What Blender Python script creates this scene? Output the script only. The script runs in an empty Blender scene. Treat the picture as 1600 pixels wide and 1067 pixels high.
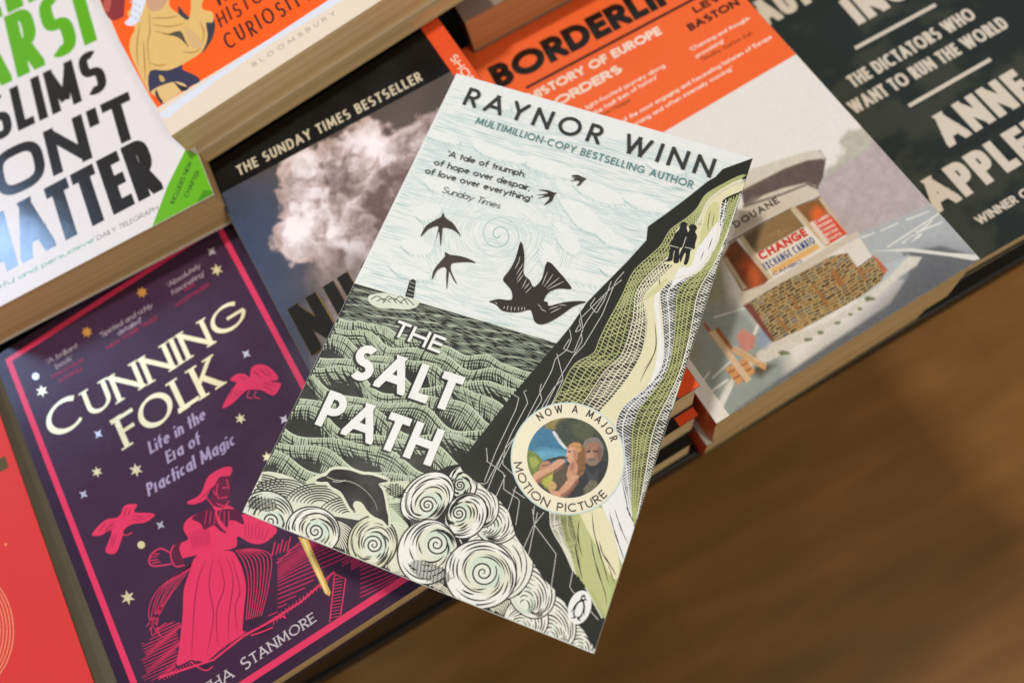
import bpy, bmesh, math, random
import numpy as np
from mathutils import Matrix, Vector
from mathutils.geometry import delaunay_2d_cdt, tessellate_polygon

random.seed(7)
RNG = np.random.default_rng(11)
MM = 0.001
TABLE = 93.0                 # world zero is the table top, 93 mm under the layout's own zero
C = bpy.context.scene.collection
SC = bpy.context.scene

# ------------------------------------------------------------------ camera
FPX, PITCH, ROLL, CAMH = 1242.852, 0.33204, -0.53893, 316.122
PP = np.array([800.0, 533.5])
_ca, _sa, _cb, _sb = math.cos(PITCH), math.sin(PITCH), math.cos(ROLL), math.sin(ROLL)
RC = np.array([[1, 0, 0], [0, _ca, -_sa], [0, _sa, _ca]]) @ np.array([[_cb, -_sb, 0], [_sb, _cb, 0], [0, 0, 1]])
CAM = np.array([0.0, 0.0, CAMH])
cam_data = bpy.data.cameras.new('camera')
cam = bpy.data.objects.new('camera', cam_data)
C.objects.link(cam)
SC.camera = cam
cam.matrix_world = Matrix.Translation((0, 0, (CAMH + TABLE) * MM)) @ Matrix(RC.tolist()).to_4x4()
cam_data.sensor_width = 36.0
cam_data.lens = FPX / 1600 * 36
cam_data.clip_start = 0.01
cam_data.clip_end = 50
cam_data.dof.use_dof = True
cam_data.dof.focus_distance = 0.293
cam_data.dof.aperture_fstop = 5.6

# ------------------------------------------------------------------ light: a shop's warm lamps, a cool window at the back left
world = bpy.data.worlds.new('World')
SC.world = world
world.use_nodes = True
world.node_tree.nodes['Background'].inputs[0].default_value = (1.0, 0.92, 0.82, 1)
world.node_tree.nodes['Background'].inputs[1].default_value = 0.25
def area(name, loc, target, size, power, col, size_y=None):
    l = bpy.data.lights.new(name, 'AREA')
    l.energy = power; l.color = col; l.size = size
    l.shape = 'RECTANGLE'; l.size_y = size_y or size
    o = bpy.data.objects.new(name, l); C.objects.link(o)
    o.location = loc
    o.rotation_euler = (Vector(target) - Vector(loc)).to_track_quat('-Z', 'Y').to_euler()
    return o
area('ceiling_lamp', (0.0, 0.75, 2.0), (0.0, 0.12, 0.09), 0.16, 22, (1.0, 0.95, 0.87))
area('ceiling_lamp', (0.75, -1.45, 1.75), (0.0, 0.1, 0.0), 0.45, 14, (1.0, 0.90, 0.76))
area('shop_window', (-1.38, 1.68, 1.60), (0.0, 0.12, 0.09), 0.6, 19, (0.40, 0.62, 1.0), 0.6)
SC.view_settings.view_transform = 'Standard'
SC.view_settings.look = 'None'
SC.view_settings.gamma = 1
SC.view_settings.exposure = 0.06
SC.view_settings.use_curve_mapping = False
try:
    SC.cycles.use_denoising = True
except Exception:
    pass

# ------------------------------------------------------------------ small tools
def lin(c):
    c = np.asarray(c, float) / 255.0
    return np.where(c <= 0.04045, c / 12.92, ((c + 0.055) / 1.055) ** 2.4)

def srgb4(c):
    return tuple(float(v) for v in lin(c)) + (1.0,)

def eul(x, y, z):
    cx, sx, cy, sy, cz, sz = math.cos(x), math.sin(x), math.cos(y), math.sin(y), math.cos(z), math.sin(z)
    return (np.array([[cz, -sz, 0], [sz, cz, 0], [0, 0, 1]]) @ np.array([[cy, 0, sy], [0, 1, 0], [-sy, 0, cy]])
            @ np.array([[1, 0, 0], [0, cx, -sx], [0, sx, cx]]))

class Pose:
    """Where a cover lies: its centre, its turn and tilt; turns a point of the photograph into a place on the cover and back (mm)."""
    def __init__(s, x, y, z, yaw, w=129.0, h=198.0, tx=0.0, ty=0.0):
        s.o = np.array([x, y, z]); s.R = eul(tx, ty, yaw); s.w = w; s.h = h
    def loc(s, p):
        p = np.atleast_2d(np.asarray(p, float))
        d = np.stack([(p[:, 0] - PP[0]) / FPX, -(p[:, 1] - PP[1]) / FPX, -np.ones(len(p))], 1) @ RC.T
        n = s.R[:, 2]
        t = ((s.o - CAM) @ n) / (d @ n)
        return ((CAM + d * t[:, None] - s.o) @ s.R)[:, :2]
    def px(s, q):
        q = np.atleast_2d(np.asarray(q, float))
        P = np.concatenate([q, np.zeros((len(q), 1))], 1) @ s.R.T + s.o
        c = (P - CAM) @ RC
        return np.stack([PP[0] + FPX * c[:, 0] / -c[:, 2], PP[1] - FPX * c[:, 1] / -c[:, 2]], 1)

def unproject(x, y, z):
    d = RC @ np.array([(x - PP[0]) / FPX, -(y - PP[1]) / FPX, -1.0])
    return CAM + d * ((z - CAM[2]) / d[2])

def spline(pts, n=6, closed=False):
    P = np.asarray(pts, float)
    m = len(P)
    out = []
    for i in range(m if closed else m - 1):
        if closed:
            a, b, c, d = P[(i - 1) % m], P[i], P[(i + 1) % m], P[(i + 2) % m]
        else:
            a, b, c, d = P[max(i - 1, 0)], P[i], P[i + 1], P[min(i + 2, m - 1)]
        for k in range(n):
            t = k / n
            out.append(.5 * (2 * b + (c - a) * t + (2 * a - 5 * b + 4 * c - d) * t * t + (3 * b - a - 3 * c + d) * t ** 3))
    if not closed:
        out.append(P[-1])
    return np.array(out)

def resample(P, n):
    P = np.asarray(P, float)
    s = np.concatenate([[0], np.cumsum(np.hypot(*np.diff(P, axis=0).T))])
    t = np.linspace(0, s[-1], n)
    return np.stack([np.interp(t, s, P[:, 0]), np.interp(t, s, P[:, 1])], 1)

def clip_half(P, a, b, c):
    """Keep the side a*x + b*y <= c of a polygon."""
    out = []
    m = len(P)
    for i in range(m):
        p, q = P[i], P[(i + 1) % m]
        dp, dq = a * p[0] + b * p[1] - c, a * q[0] + b * q[1] - c
        if dp <= 0:
            out.append(p)
        if (dp < 0 < dq) or (dq < 0 < dp):
            t = dp / (dp - dq)
            out.append((p[0] + (q[0] - p[0]) * t, p[1] + (q[1] - p[1]) * t))
    return out

def clip_box(P, x0, y0, x1, y1):
    P = [tuple(p) for p in P]
    for a, b, c in ((-1, 0, -x0), (1, 0, x1), (0, -1, -y0), (0, 1, y1)):
        if len(P) < 3:
            return []
        P = clip_half(P, a, b, c)
    return P

def hash2(ix, iy, seed):
    h = (ix.astype(np.int64) * 374761393 + iy.astype(np.int64) * 668265263 + seed * 1442695041) & 0xffffffff
    h = ((h ^ (h >> 13)) * 1274126177) & 0xffffffff
    return ((h ^ (h >> 16)) & 0xffffff) / float(0xffffff)

def vnoise(x, y, seed=0):
    x = np.asarray(x, float); y = np.asarray(y, float)
    ix, iy = np.floor(x), np.floor(y)
    fx, fy = x - ix, y - iy
    fx = fx * fx * (3 - 2 * fx); fy = fy * fy * (3 - 2 * fy)
    a, b = hash2(ix, iy, seed), hash2(ix + 1, iy, seed)
    c, d = hash2(ix, iy + 1, seed), hash2(ix + 1, iy + 1, seed)
    return (a * (1 - fx) + b * fx) * (1 - fy) + (c * (1 - fx) + d * fx) * fy

def fbm(x, y, seed=0, octv=5):
    v = 0; amp = .5; tot = 0
    for k in range(octv):
        v = v + amp * vnoise(np.asarray(x) * 2 ** k + 17 * k, np.asarray(y) * 2 ** k - 9 * k, seed + k); tot += amp; amp *= .5
    return v / tot

def sdf(px, poly):
    """Signed distance (negative inside) of many points to a polygon."""
    P = np.asarray(poly, float)
    x, y = px[:, 0], px[:, 1]
    best = np.full(len(px), 1e18); inside = np.zeros(len(px), bool)
    for i in range(len(P)):
        a, b = P[i], P[(i + 1) % len(P)]
        e = b - a
        wx, wy = x - a[0], y - a[1]
        t = np.clip((wx * e[0] + wy * e[1]) / max(e @ e, 1e-9), 0, 1)
        best = np.minimum(best, (wx - e[0] * t) ** 2 + (wy - e[1] * t) ** 2)
        cond = (a[1] > y) != (b[1] > y)
        if abs(e[1]) > 1e-12:
            inside ^= cond & (x < a[0] + (y - a[1]) / e[1] * e[0])
    d = np.sqrt(best)
    return np.where(inside, -d, d)

# ------------------------------------------------------------------ lettering: strokes that are widened into letters
FONT = {
 'A': (.80, [[(0,0),(.5,1),(1,0)], [(.17,.3),(.83,.3)]]),
 'B': (.56, [[(0,0),(0,1)], [(0,1),(.5,1),(.5,.76,.42,.24,90,-90),(0,.52)], [(0,.52),(.5,.52),(.5,.26,.5,.26,90,-90),(0,0)]]),
 'C': (.78, [[(.57,.5,.57,.5,48,312)]]),
 'D': (.70, [[(0,0),(0,1)], [(0,1),(.4,1),(.4,.5,.6,.5,90,-90),(0,0)]]),
 'E': (.50, [[(1,1),(0,1),(0,0),(1,0)], [(0,.52),(.9,.52)]]),
 'F': (.48, [[(1,1),(0,1),(0,0)], [(0,.5),(.9,.5)]]),
 'G': (.88, [[(.53,.5,.53,.5,45,352)], [(.55,.46),(1,.46)]]),
 'H': (.70, [[(0,0),(0,1)], [(1,0),(1,1)], [(0,.52),(1,.52)]]),
 'I': (0, [[(0,0),(0,1)]]),
 'J': (.36, [[(1,1),(1,.24),(.45,.24,.55,.24,0,-170)]]),
 'K': (.64, [[(0,0),(0,1)], [(1,1),(.05,.4)], [(.3,.6),(1,0)]]),
 'L': (.46, [[(0,1),(0,0),(1,0)]]),
 'M': (.92, [[(0,0),(.1,1),(.5,.08),(.9,1),(1,0)]]),
 'N': (.74, [[(0,0),(0,1),(1,0),(1,1)]]),
 'O': (.94, [[(.5,.5,.5,.5,0,360)]]),
 'P': (.54, [[(0,0),(0,1)], [(0,1),(.45,1),(.45,.72,.55,.28,90,-90),(0,.44)]]),
 'R': (.58, [[(0,0),(0,1)], [(0,1),(.45,1),(.45,.73,.5,.27,90,-90),(0,.46)], [(.42,.46),(1,0)]]),
 'S': (.60, [[(.5,.755,.46,.245,28,270),(.5,.255,.5,.255,90,-152)]]),
 'T': (.54, [[(0,1),(1,1)], [(.5,1),(.5,0)]]),
 'U': (.64, [[(0,1),(0,.36),(.5,.36,.5,.36,180,360),(1,1)]]),
 'V': (.74, [[(0,1),(.5,0),(1,1)]]),
 'W': (1.08, [[(0,1),(.26,0),(.5,1),(.74,0),(1,1)]]),
 'X': (.66, [[(0,0),(1,1)], [(0,1),(1,0)]]),
 'Y': (.68, [[(0,1),(.5,.45)], [(1,1),(.5,.45)], [(.5,.5),(.5,0)]]),
 'Z': (.6, [[(0,1),(1,1),(0,0),(1,0)]]),
 '2': (.5, [[(.5,.72,.48,.28,170,-20),(0,0),(1,0)]]),
 '9': (.54, [[(.5,.7,.5,.3,0,360)], [(1,.7),(.98,.6),(.5,0)]]),
 'a': (.56, [[(.5,.31,.5,.31,0,360)], [(1,.62),(1,0)]]),
 'b': (.56, [[(0,1.04),(0,0)], [(.5,.31,.5,.31,0,360)]]),
 'c': (.48, [[(.57,.31,.57,.31,50,310)]]),
 'd': (.56, [[(1,1.04),(1,0)], [(.5,.31,.5,.31,0,360)]]),
 'e': (.54, [[(.02,.34),(.98,.34)], [(.5,.31,.5,.31,6,312)]]),
 'f': (.40, [[(.38,0),(.38,.82),(.82,.82,.44,.22,180,62)], [(0,.6),(.9,.6)]]),
 'g': (.56, [[(.5,.31,.5,.31,0,360)], [(1,.62),(1,-.04),(.5,-.04,.5,.26,0,-150)]]),
 'h': (.50, [[(0,1.04),(0,0)], [(0,.36),(.5,.36,.5,.26,180,0),(1,0)]]),
 'i': (0, [[(0,.62),(0,0)], [(0,.86),(0,.9)]]),
 'j': (0, [[(0,.62),(0,-.3)], [(0,.86),(0,.9)]]),
 'k': (.48, [[(0,1.04),(0,0)], [(1,.62),(.05,.24)], [(.3,.38),(1,0)]]),
 'l': (0, [[(0,1.04),(0,0)]]),
 'm': (.84, [[(0,.62),(0,0)], [(0,.4),(.25,.4,.25,.22,180,0),(.5,0)], [(.5,.4),(.75,.4,.25,.22,180,0),(1,0)]]),
 'n': (.50, [[(0,.62),(0,0)], [(0,.36),(.5,.36,.5,.26,180,0),(1,0)]]),
 'o': (.60, [[(.5,.31,.5,.31,0,360)]]),
 'p': (.56, [[(0,.62),(0,-.3)], [(.5,.31,.5,.31,0,360)]]),
 'q': (.56, [[(1,.62),(1,-.3)], [(.5,.31,.5,.31,0,360)]]),
 'r': (.30, [[(0,.62),(0,0)], [(0,.36),(.7,.36,.7,.26,180,70)]]),
 's': (.40, [[(.5,.47,.42,.15,28,270),(.5,.16,.46,.16,90,-152)]]),
 't': (.34, [[(.45,.95),(.45,0)], [(0,.6),(1,.6)]]),
 'u': (.50, [[(0,.62),(0,.25),(.5,.25,.5,.25,180,360),(1,.25)], [(1,.62),(1,0)]]),
 'v': (.52, [[(0,.62),(.5,0),(1,.62)]]),
 'w': (.80, [[(0,.62),(.27,0),(.5,.62),(.73,0),(1,.62)]]),
 'x': (.48, [[(0,.62),(1,0)], [(0,0),(1,.62)]]),
 'y': (.52, [[(0,.62),(.52,0)], [(1,.62),(.3,-.3)]]),
 'z': (.44, [[(0,.62),(1,.62),(0,0),(1,0)]]),
 "'": (.10, [[(.9,1.0),(.1,.78)]]),
 '-': (.30, [[(0,.38),(1,.38)]]),
 '.': (0, [[(0,0),(0,.02)]]),
 ',': (.08, [[(1,.05),(0,-.16)]]),
 ':': (0, [[(0,0),(0,.02)], [(0,.5),(0,.52)]]),
 ';': (.08, [[(1,.05),(0,-.16)], [(1,.5),(1,.52)]]),
}
M_UPRIGHT = (.80, [[(0,0),(0,1),(.5,.12),(1,1),(1,0)]])
S_BOLD = (.60, [[(.5,.755,.46,.245,50,270),(.5,.255,.5,.255,90,-130)]])
_gcache = {}

def glyph(ch, wscale, t, sq=2.0, nib=0.0, serif=0.0, upright=False):
    """Triangles of one letter, cap height 1, and its width."""
    key = (ch, round(wscale, 3), t, sq, nib, serif, upright)
    if key in _gcache:
        return _gcache[key]
    W0, paths = M_UPRIGHT if (ch == 'M' and upright) else (S_BOLD if ch == 'S' and (t > .155 or sq > 2.2) else FONT[ch])
    W = max(W0 * wscale, t)
    ys = []
    for p in paths:
        for e in p:
            if len(e) == 2: ys.append(e[1])
            else: ys += [e[1] + e[3] * math.sin(math.radians(a)) for a in np.linspace(e[4], e[5], 17)]
    y0, y1 = min(ys), max(ys)
    mx = lambda x: t / 2 + x * (W - t)
    my = lambda y: t / 2 + y * (1 - t)
    quads = []
    def width(d):
        if nib <= 0: return t
        a = math.atan2(d[1], d[0]) - math.radians(18)
        return t * ((1 - nib) + nib * abs(math.sin(a)))
    def flush(run):
        P = [np.array(r[:2]) for r in run]
        n = len(P)
        if n < 2: return
        closed = n > 8 and np.hypot(*(P[0] - P[-1])) < 1e-6
        for end in (0, 1):
            if closed: break
            i, j = (0, 1) if end == 0 else (n - 1, n - 2)
            if not run[i][2]: continue
            d = P[i] - P[j]; L = np.hypot(*d)
            if L < 1e-9: continue
            d = d / L
            if abs(run[i][3] - y0) < 1e-6 or abs(run[i][3] - y1) < 1e-6:
                ext = t
                if serif and abs(d[1]) > .4:
                    sx = P[i][0]; sy = my(run[i][3]) - t / 2 if abs(run[i][3] - y0) < 1e-6 else my(run[i][3]) + t / 2 - .055
                    sl = serif / 2 + t * .45
                    quads.append([(sx - sl, sy), (sx + sl, sy), (sx + sl, sy + .055), (sx - sl, sy + .055)])
            else:
                ext = t / 2 if abs(d[1]) < .3 else 0
            P[i] = P[i] + d * ext
        L, R = [], []
        for k in range(n):
            if closed:
                a, b = P[(k - 1) % (n - 1)], P[(k + 1) % (n - 1)]
            else:
                a, b = P[max(k - 1, 0)], P[min(k + 1, n - 1)]
            d = b - a; d = d / max(np.hypot(*d), 1e-9)
            w = width(d) / 2
            L.append(P[k] + w * np.array([-d[1], d[0]])); R.append(P[k] - w * np.array([-d[1], d[0]]))
        for k in range(n - 1):
            quads.append([tuple(R[k]), tuple(R[k + 1]), tuple(L[k + 1]), tuple(L[k])])
    for p in paths:
        pts = []
        for e in p:
            if len(e) == 2:
                pts.append((mx(e[0]), my(e[1]), True, e[1]))
            else:
                cx, cy, rx, ry, a0, a1 = e
                m = max(6, int(abs(a1 - a0) / 11))
                for a in np.linspace(math.radians(a0), math.radians(a1), m + 1):
                    c, s = math.cos(a), math.sin(a)
                    q = 2.0 / sq
                    x = cx + rx * math.copysign(abs(c) ** q, c); y = cy + ry * math.copysign(abs(s) ** q, s)
                    pts.append((mx(x), my(y), False, y))
        cl = [pts[0]]
        for q in pts[1:]:
            if math.hypot(q[0] - cl[-1][0], q[1] - cl[-1][1]) > 1e-6: cl.append(q)
        run = [cl[0]]
        for k in range(1, len(cl)):
            run.append(cl[k])
            if k + 1 < len(cl):
                d1 = np.array(cl[k][:2]) - np.array(cl[k - 1][:2]); d2 = np.array(cl[k + 1][:2]) - np.array(cl[k][:2])
                ang = abs(math.atan2(d1[0] * d2[1] - d1[1] * d2[0], d1 @ d2))
                if ang > math.radians(38) and cl[k][2]:
                    flush(run); run = [cl[k]]
        flush(run)
    lo, hi = my(y0) - t / 2, my(y1) + t / 2
    polys = []
    tris2 = []
    for q in quads:
        tris2 += [(q[0], q[1], q[2]), (q[0], q[2], q[3])]
    for q in tris2:
        c = clip_box(q, (-9 if serif else 0), lo, (9 if serif else W), hi)
        ar = sum(c[i][0] * c[(i + 1) % len(c)][1] - c[(i + 1) % len(c)][0] * c[i][1] for i in range(len(c))) if len(c) > 2 else 0
        if abs(ar) > 1e-7:
            polys.append(c if ar > 0 else c[::-1])
    verts, faces = [], []
    for c in polys:
        i0 = len(verts); verts += [Vector(v) for v in c]; faces.append(list(range(i0, i0 + len(c))))
    vo, eo, fo, ov, oe, of = delaunay_2d_cdt(verts, [], faces, 0, 1e-4)
    cen = np.array([np.mean([vo[i] for i in f], axis=0) for f in fo])
    ins = np.zeros(len(fo), bool)
    for c in polys:
        k = np.ones(len(fo), bool)
        for i in range(len(c)):
            a, b = c[i], c[(i + 1) % len(c)]
            k &= (b[0] - a[0]) * (cen[:, 1] - a[1]) - (b[1] - a[1]) * (cen[:, 0] - a[0]) > -1e-7
        ins |= k
    tri = [f for f, k in zip(fo, ins) if k]
    res = (np.array([tuple(v) for v in vo]), tri, W)
    _gcache[key] = res
    return res

# ------------------------------------------------------------------ printed art: flat coloured shapes laid on a cover, each a hair above the one before
class Art:
    def __init__(s, pose, z0=0.0, dz=0.0015):
        s.p = pose; s.z = z0; s.dz = dz
        s.V = []; s.F = []; s.K = []; s.n = 0
        s.box = (-pose.w / 2 + .16, -pose.h / 2 + .16, pose.w / 2 - .16, pose.h / 2 - .16)
    def _add(s, pts, faces, cols):
        """pts (n,2) mm; faces index lists; cols one colour or one per face-corner list (linear)."""
        z = s.z
        s.V.append(np.concatenate([pts, np.full((len(pts), 1), z)], 1))
        for f in faces:
            s.F.append([i + s.n for i in f])
        s.K += cols
        s.n += len(pts)
    def up(s):
        s.z += s.dz
    def poly(s, pts, col, smooth=0, local=False, up=True):
        P = np.asarray(pts, float)
        if smooth: P = spline(P, smooth, True)
        if not local: P = s.p.loc(P)
        P = clip_box(P, *s.box)
        if len(P) < 3: return
        P = np.array(P)
        if up: s.up()
        t = tessellate_polygon([[Vector((a, b, 0)) for a, b in P]])
        s._add_tris(P, t, col)
    def _add_tris(s, P, tris, col):
        T = []
        for f in tris:
            a, b, c = P[f[0]], P[f[1]], P[f[2]]
            ar = (b[0] - a[0]) * (c[1] - a[1]) - (b[1] - a[1]) * (c[0] - a[0])
            if abs(ar) < 1e-9: continue
            T.append((f[0], f[1], f[2]) if ar > 0 else (f[0], f[2], f[1]))
        k = lin(col)
        s._add(P, T, [k] * (3 * len(T)))
    def disc(s, c, rx, ry, col, rot=0, n=48, up=True):
        a = np.linspace(0, 2 * math.pi, n, endpoint=False)
        x, y = rx * np.cos(a), ry * np.sin(a)
        cr, sr = math.cos(rot), math.sin(rot)
        s.poly(np.stack([c[0] + x * cr - y * sr, c[1] + x * sr + y * cr], 1), col, up=up)
    def strips(s, lines, col, up=True, clip=None):
        """lines: list of (points (n,2) px, widths (n) px). Tapered cuts; clip(px)->bool keeps the inside."""
        if up: s.up()
        for P, w in lines:
            P = np.asarray(P, float)
            if len(P) < 2: continue
            w = np.broadcast_to(np.asarray(w, float), (len(P),))
            d = np.gradient(P, axis=0)
            d /= np.maximum(np.hypot(d[:, 0], d[:, 1]), 1e-9)[:, None]
            n = np.stack([-d[:, 1], d[:, 0]], 1)
            A = s.p.loc(P + n * w[:, None] / 2); B = s.p.loc(P - n * w[:, None] / 2)
            x0, y0, x1, y1 = s.box
            ok = ((A[:, 0] > x0) & (A[:, 0] < x1) & (A[:, 1] > y0) & (A[:, 1] < y1) &
                  (B[:, 0] > x0) & (B[:, 0] < x1) & (B[:, 1] > y0) & (B[:, 1] < y1))
            if clip is not None: ok &= clip(P)
            m = len(P)
            T = []
            for k in range(m - 1):
                if ok[k] and ok[k + 1]:
                    T.append((k, k + 1, m + k + 1, m + k))
            if T:
                kk = lin(col if not callable(col) else col(P))
                s._add(np.concatenate([A, B]), T, [kk] * (4 * len(T)))
    def line(s, pts, w, col, smooth=0, up=True, taper=False):
        P = spline(pts, smooth) if smooth else np.asarray(pts, float)
        if not smooth and len(P) == 2: P = resample(P, 8)
        ww = np.full(len(P), float(w))
        if taper: ww = ww * np.sin(np.linspace(.15, math.pi - .05, len(P))) ** .7
        s.strips([(P, ww)], col, up)
    def grid(s, x0, y0, x1, y1, step, fn):
        """A printed picture: a fine sheet whose points carry the colours fn(px) gives (linear)."""
        nx = max(2, int((x1 - x0) / step)); ny = max(2, int((y1 - y0) / step))
        X, Y = np.meshgrid(np.linspace(x0, x1, nx + 1), np.linspace(y0, y1, ny + 1))
        q = np.stack([X.ravel(), Y.ravel()], 1)
        col = np.clip(fn(s.p.px(q), q), 0, 1)
        s.up()
        i = np.arange((nx + 1) * (ny + 1)).reshape(ny + 1, nx + 1)
        F = np.stack([i[:-1, :-1], i[:-1, 1:], i[1:, 1:], i[1:, :-1]], -1).reshape(-1, 4)
        s.V.append(np.concatenate([q, np.full((len(q), 1), s.z)], 1))
        s.F += (F + s.n).tolist(); s.K += list(col[F.ravel()]); s.n += len(q)
    def letters(s, txt, p0, p1, cap, t=.14, tr=.1, col=(0, 0, 0), sq=2.0, nib=0, serif=0, slant=0, upright=False,
                up=True, first=1.0, shift=(0, 0), local=False, rise=None, jitter=0):
        """Letters on the baseline p0 -> p1 (px); cap is a px pair (foot, head) or a height in mm."""
        a, b = (np.array(p0, float), np.array(p1, float)) if local else s.p.loc([p0, p1])
        if not np.isscalar(cap):
            u, v = s.p.loc(cap); capmm = float(np.hypot(*(v - u)))
        else: capmm = float(cap)
        L = np.hypot(*(b - a)); d = (b - a) / L; n = np.array([-d[1], d[0]])
        sp = .30
        tot = sum(sp if c == ' ' else max(FONT[c][0], t) for c in txt)
        fix = sum(t for c in txt if c != ' ' and FONT[c][0] <= t)
        ws = (L / capmm - tr * (len(txt) - 1) - fix) / max(tot - fix, 1e-3)
        x = 0.0
        if up: s.up()
        sh = np.array(shift)
        out = []
        for i, c in enumerate(txt):
            if c == ' ':
                x += sp * ws + tr; continue
            V, T, W = glyph(c, ws, t, sq, nib, serif, upright)
            k = first if i == 0 else 1.0
            gx = (V[:, 0] * k + slant * V[:, 1] + x) * capmm; gy = V[:, 1] * capmm * k - (k - 1) * capmm * .45
            if jitter: gy = gy + jitter * capmm * math.sin(i * 2.3)
            if rise is not None: gy = gy + rise(x * capmm / L) * capmm
            P = a + gx[:, None] * d + gy[:, None] * n + sh
            out.append((P, T))
            kk = lin(col)
            ok = [f for f in T if all(s.box[0] < P[i2][0] < s.box[2] and s.box[1] < P[i2][1] < s.box[3] for i2 in f)]
            s._add(P, ok, [kk] * (3 * len(ok)))
            x += W * k + tr
        return out
    def arc_letters(s, txt, c, r, a0, a1, cap, t, col, outward=True):
        """Letters round a circle (mm), angles in degrees; outward: heads away from the centre."""
        n = len(txt)
        tot = sum(.42 if q == ' ' else max(FONT[q][0], t) for q in txt)
        arc = math.radians(abs(a1 - a0)) * r
        tr = .30 if outward else .24
        ws = (arc / cap - tr * (n - 1)) / tot
        x = 0; s.up()
        for q in txt:
            if q == ' ':
                x += .42 * ws + tr; continue
            V, T, W = glyph(q, ws, t)
            mid = (x + W / 2) * cap / r
            ang = math.radians(a0) + (-mid if outward else mid)
            rad = np.array([math.cos(ang), math.sin(ang)]); tan = np.array([math.sin(ang), -math.cos(ang)]) if outward else np.array([-math.sin(ang), math.cos(ang)])
            upv = rad if outward else -rad
            gx = (V[:, 0] - W / 2) * cap; gy = V[:, 1] * cap
            P = np.array(c) + rad * r + gx[:, None] * tan + gy[:, None] * upv
            s._add(P, T, [lin(col)] * (3 * len(T)))
            x += W + tr
    def build(s, name, mat, parent, zoff=0.0):
        V = np.concatenate(s.V) * MM
        V[:, 2] += zoff * MM
        me = bpy.data.meshes.new(name)
        me.from_pydata(V.tolist(), [], s.F)
        at = me.color_attributes.new('Col', 'FLOAT_COLOR', 'CORNER')
        K = np.array(s.K); K = np.concatenate([K, np.ones((len(K), 1))], 1)
        at.data.foreach_set('color', K.astype(np.float32).ravel())
        me.materials.append(mat)
        o = bpy.data.objects.new(name, me); C.objects.link(o)
        if parent is not None: o.parent = parent
        return o

# ------------------------------------------------------------------ materials
def base_mat(name):
    m = bpy.data.materials.new(name); m.use_nodes = True
    nt = m.node_tree
    return m, nt, nt.nodes['Principled BSDF']

def print_mat(name, rough=.42, spec=.35, grain=.06, coat=0.0, bump=.02, metal=0.0):
    """Ink on card: the colours of the print, a faint paper grain, a varnish."""
    m, nt, b = base_mat(name)
    at = nt.nodes.new('ShaderNodeAttribute'); at.attribute_name = 'Col'
    tc = nt.nodes.new('ShaderNodeTexCoord')
    nz = nt.nodes.new('ShaderNodeTexNoise'); nz.inputs['Scale'].default_value = 900; nz.inputs['Detail'].default_value = 3
    nt.links.new(tc.outputs['Object'], nz.inputs['Vector'])
    mr = nt.nodes.new('ShaderNodeMapRange'); mr.inputs['To Min'].default_value = 1 - grain; mr.inputs['To Max'].default_value = 1 + grain
    nt.links.new(nz.outputs['Fac'], mr.inputs['Value'])
    mx = nt.nodes.new('ShaderNodeVectorMath'); mx.operation = 'SCALE'
    nt.links.new(at.outputs['Color'], mx.inputs[0]); nt.links.new(mr.outputs['Result'], mx.inputs['Scale'])
    nt.links.new(mx.outputs['Vector'], b.inputs['Base Color'])
    ns = nt.nodes.new('ShaderNodeTexNoise'); ns.inputs['Scale'].default_value = 28; ns.inputs['Detail'].default_value = 7; ns.inputs['Roughness'].default_value = .65
    nt.links.new(tc.outputs['Object'], ns.inputs['Vector'])
    rr = nt.nodes.new('ShaderNodeMapRange'); rr.inputs['From Min'].default_value = .3; rr.inputs['From Max'].default_value = .7   # handling marks in the varnish
    rr.inputs['To Min'].default_value = rough * .72; rr.inputs['To Max'].default_value = rough * 1.3
    nt.links.new(ns.outputs['Fac'], rr.inputs['Value']); nt.links.new(rr.outputs['Result'], b.inputs['Roughness'])
    b.inputs['Specular IOR Level'].default_value = spec
    b.inputs['Metallic'].default_value = metal
    b.inputs['Coat Weight'].default_value = coat
    b.inputs['Coat Roughness'].default_value = .12
    n2 = nt.nodes.new('ShaderNodeTexNoise'); n2.inputs['Scale'].default_value = 120; n2.inputs['Detail'].default_value = 6
    nt.links.new(tc.outputs['Object'], n2.inputs['Vector'])
    bp = nt.nodes.new('ShaderNodeBump'); bp.inputs['Strength'].default_value = bump; bp.inputs['Distance'].default_value = .001
    nt.links.new(n2.outputs['Fac'], bp.inputs['Height'])
    n3 = nt.nodes.new('ShaderNodeTexNoise'); n3.inputs['Scale'].default_value = 11; n3.inputs['Detail'].default_value = 2
    nt.links.new(tc.outputs['Object'], n3.inputs['Vector'])
    b3 = nt.nodes.new('ShaderNodeBump'); b3.inputs['Strength'].default_value = .25; b3.inputs['Distance'].default_value = .004   # card never lies quite flat
    nt.links.new(n3.outputs['Fac'], b3.inputs['Height']); nt.links.new(bp.outputs['Normal'], b3.inputs['Normal'])
    nt.links.new(b3.outputs['Normal'], b.inputs['Normal'])
    return m

def plain_mat(name, col, rough=.5, spec=.4, grain=.12, scale=300):
    m, nt, b = base_mat(name)
    tc = nt.nodes.new('ShaderNodeTexCoord')
    nz = nt.nodes.new('ShaderNodeTexNoise'); nz.inputs['Scale'].default_value = scale; nz.inputs['Detail'].default_value = 4
    nt.links.new(tc.outputs['Object'], nz.inputs['Vector'])
    r = nt.nodes.new('ShaderNodeValToRGB')
    k = lin(col)
    r.color_ramp.elements[0].position = .3; r.color_ramp.elements[1].position = .7
    r.color_ramp.elements[0].color = tuple(k * (1 - grain)) + (1,)
    r.color_ramp.elements[1].color = tuple(np.minimum(k * (1 + grain), 1)) + (1,)
    nt.links.new(nz.outputs['Fac'], r.inputs['Fac']); nt.links.new(r.outputs['Color'], b.inputs['Base Color'])
    b.inputs['Roughness'].default_value = rough; b.inputs['Specular IOR Level'].default_value = spec
    return m

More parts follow.
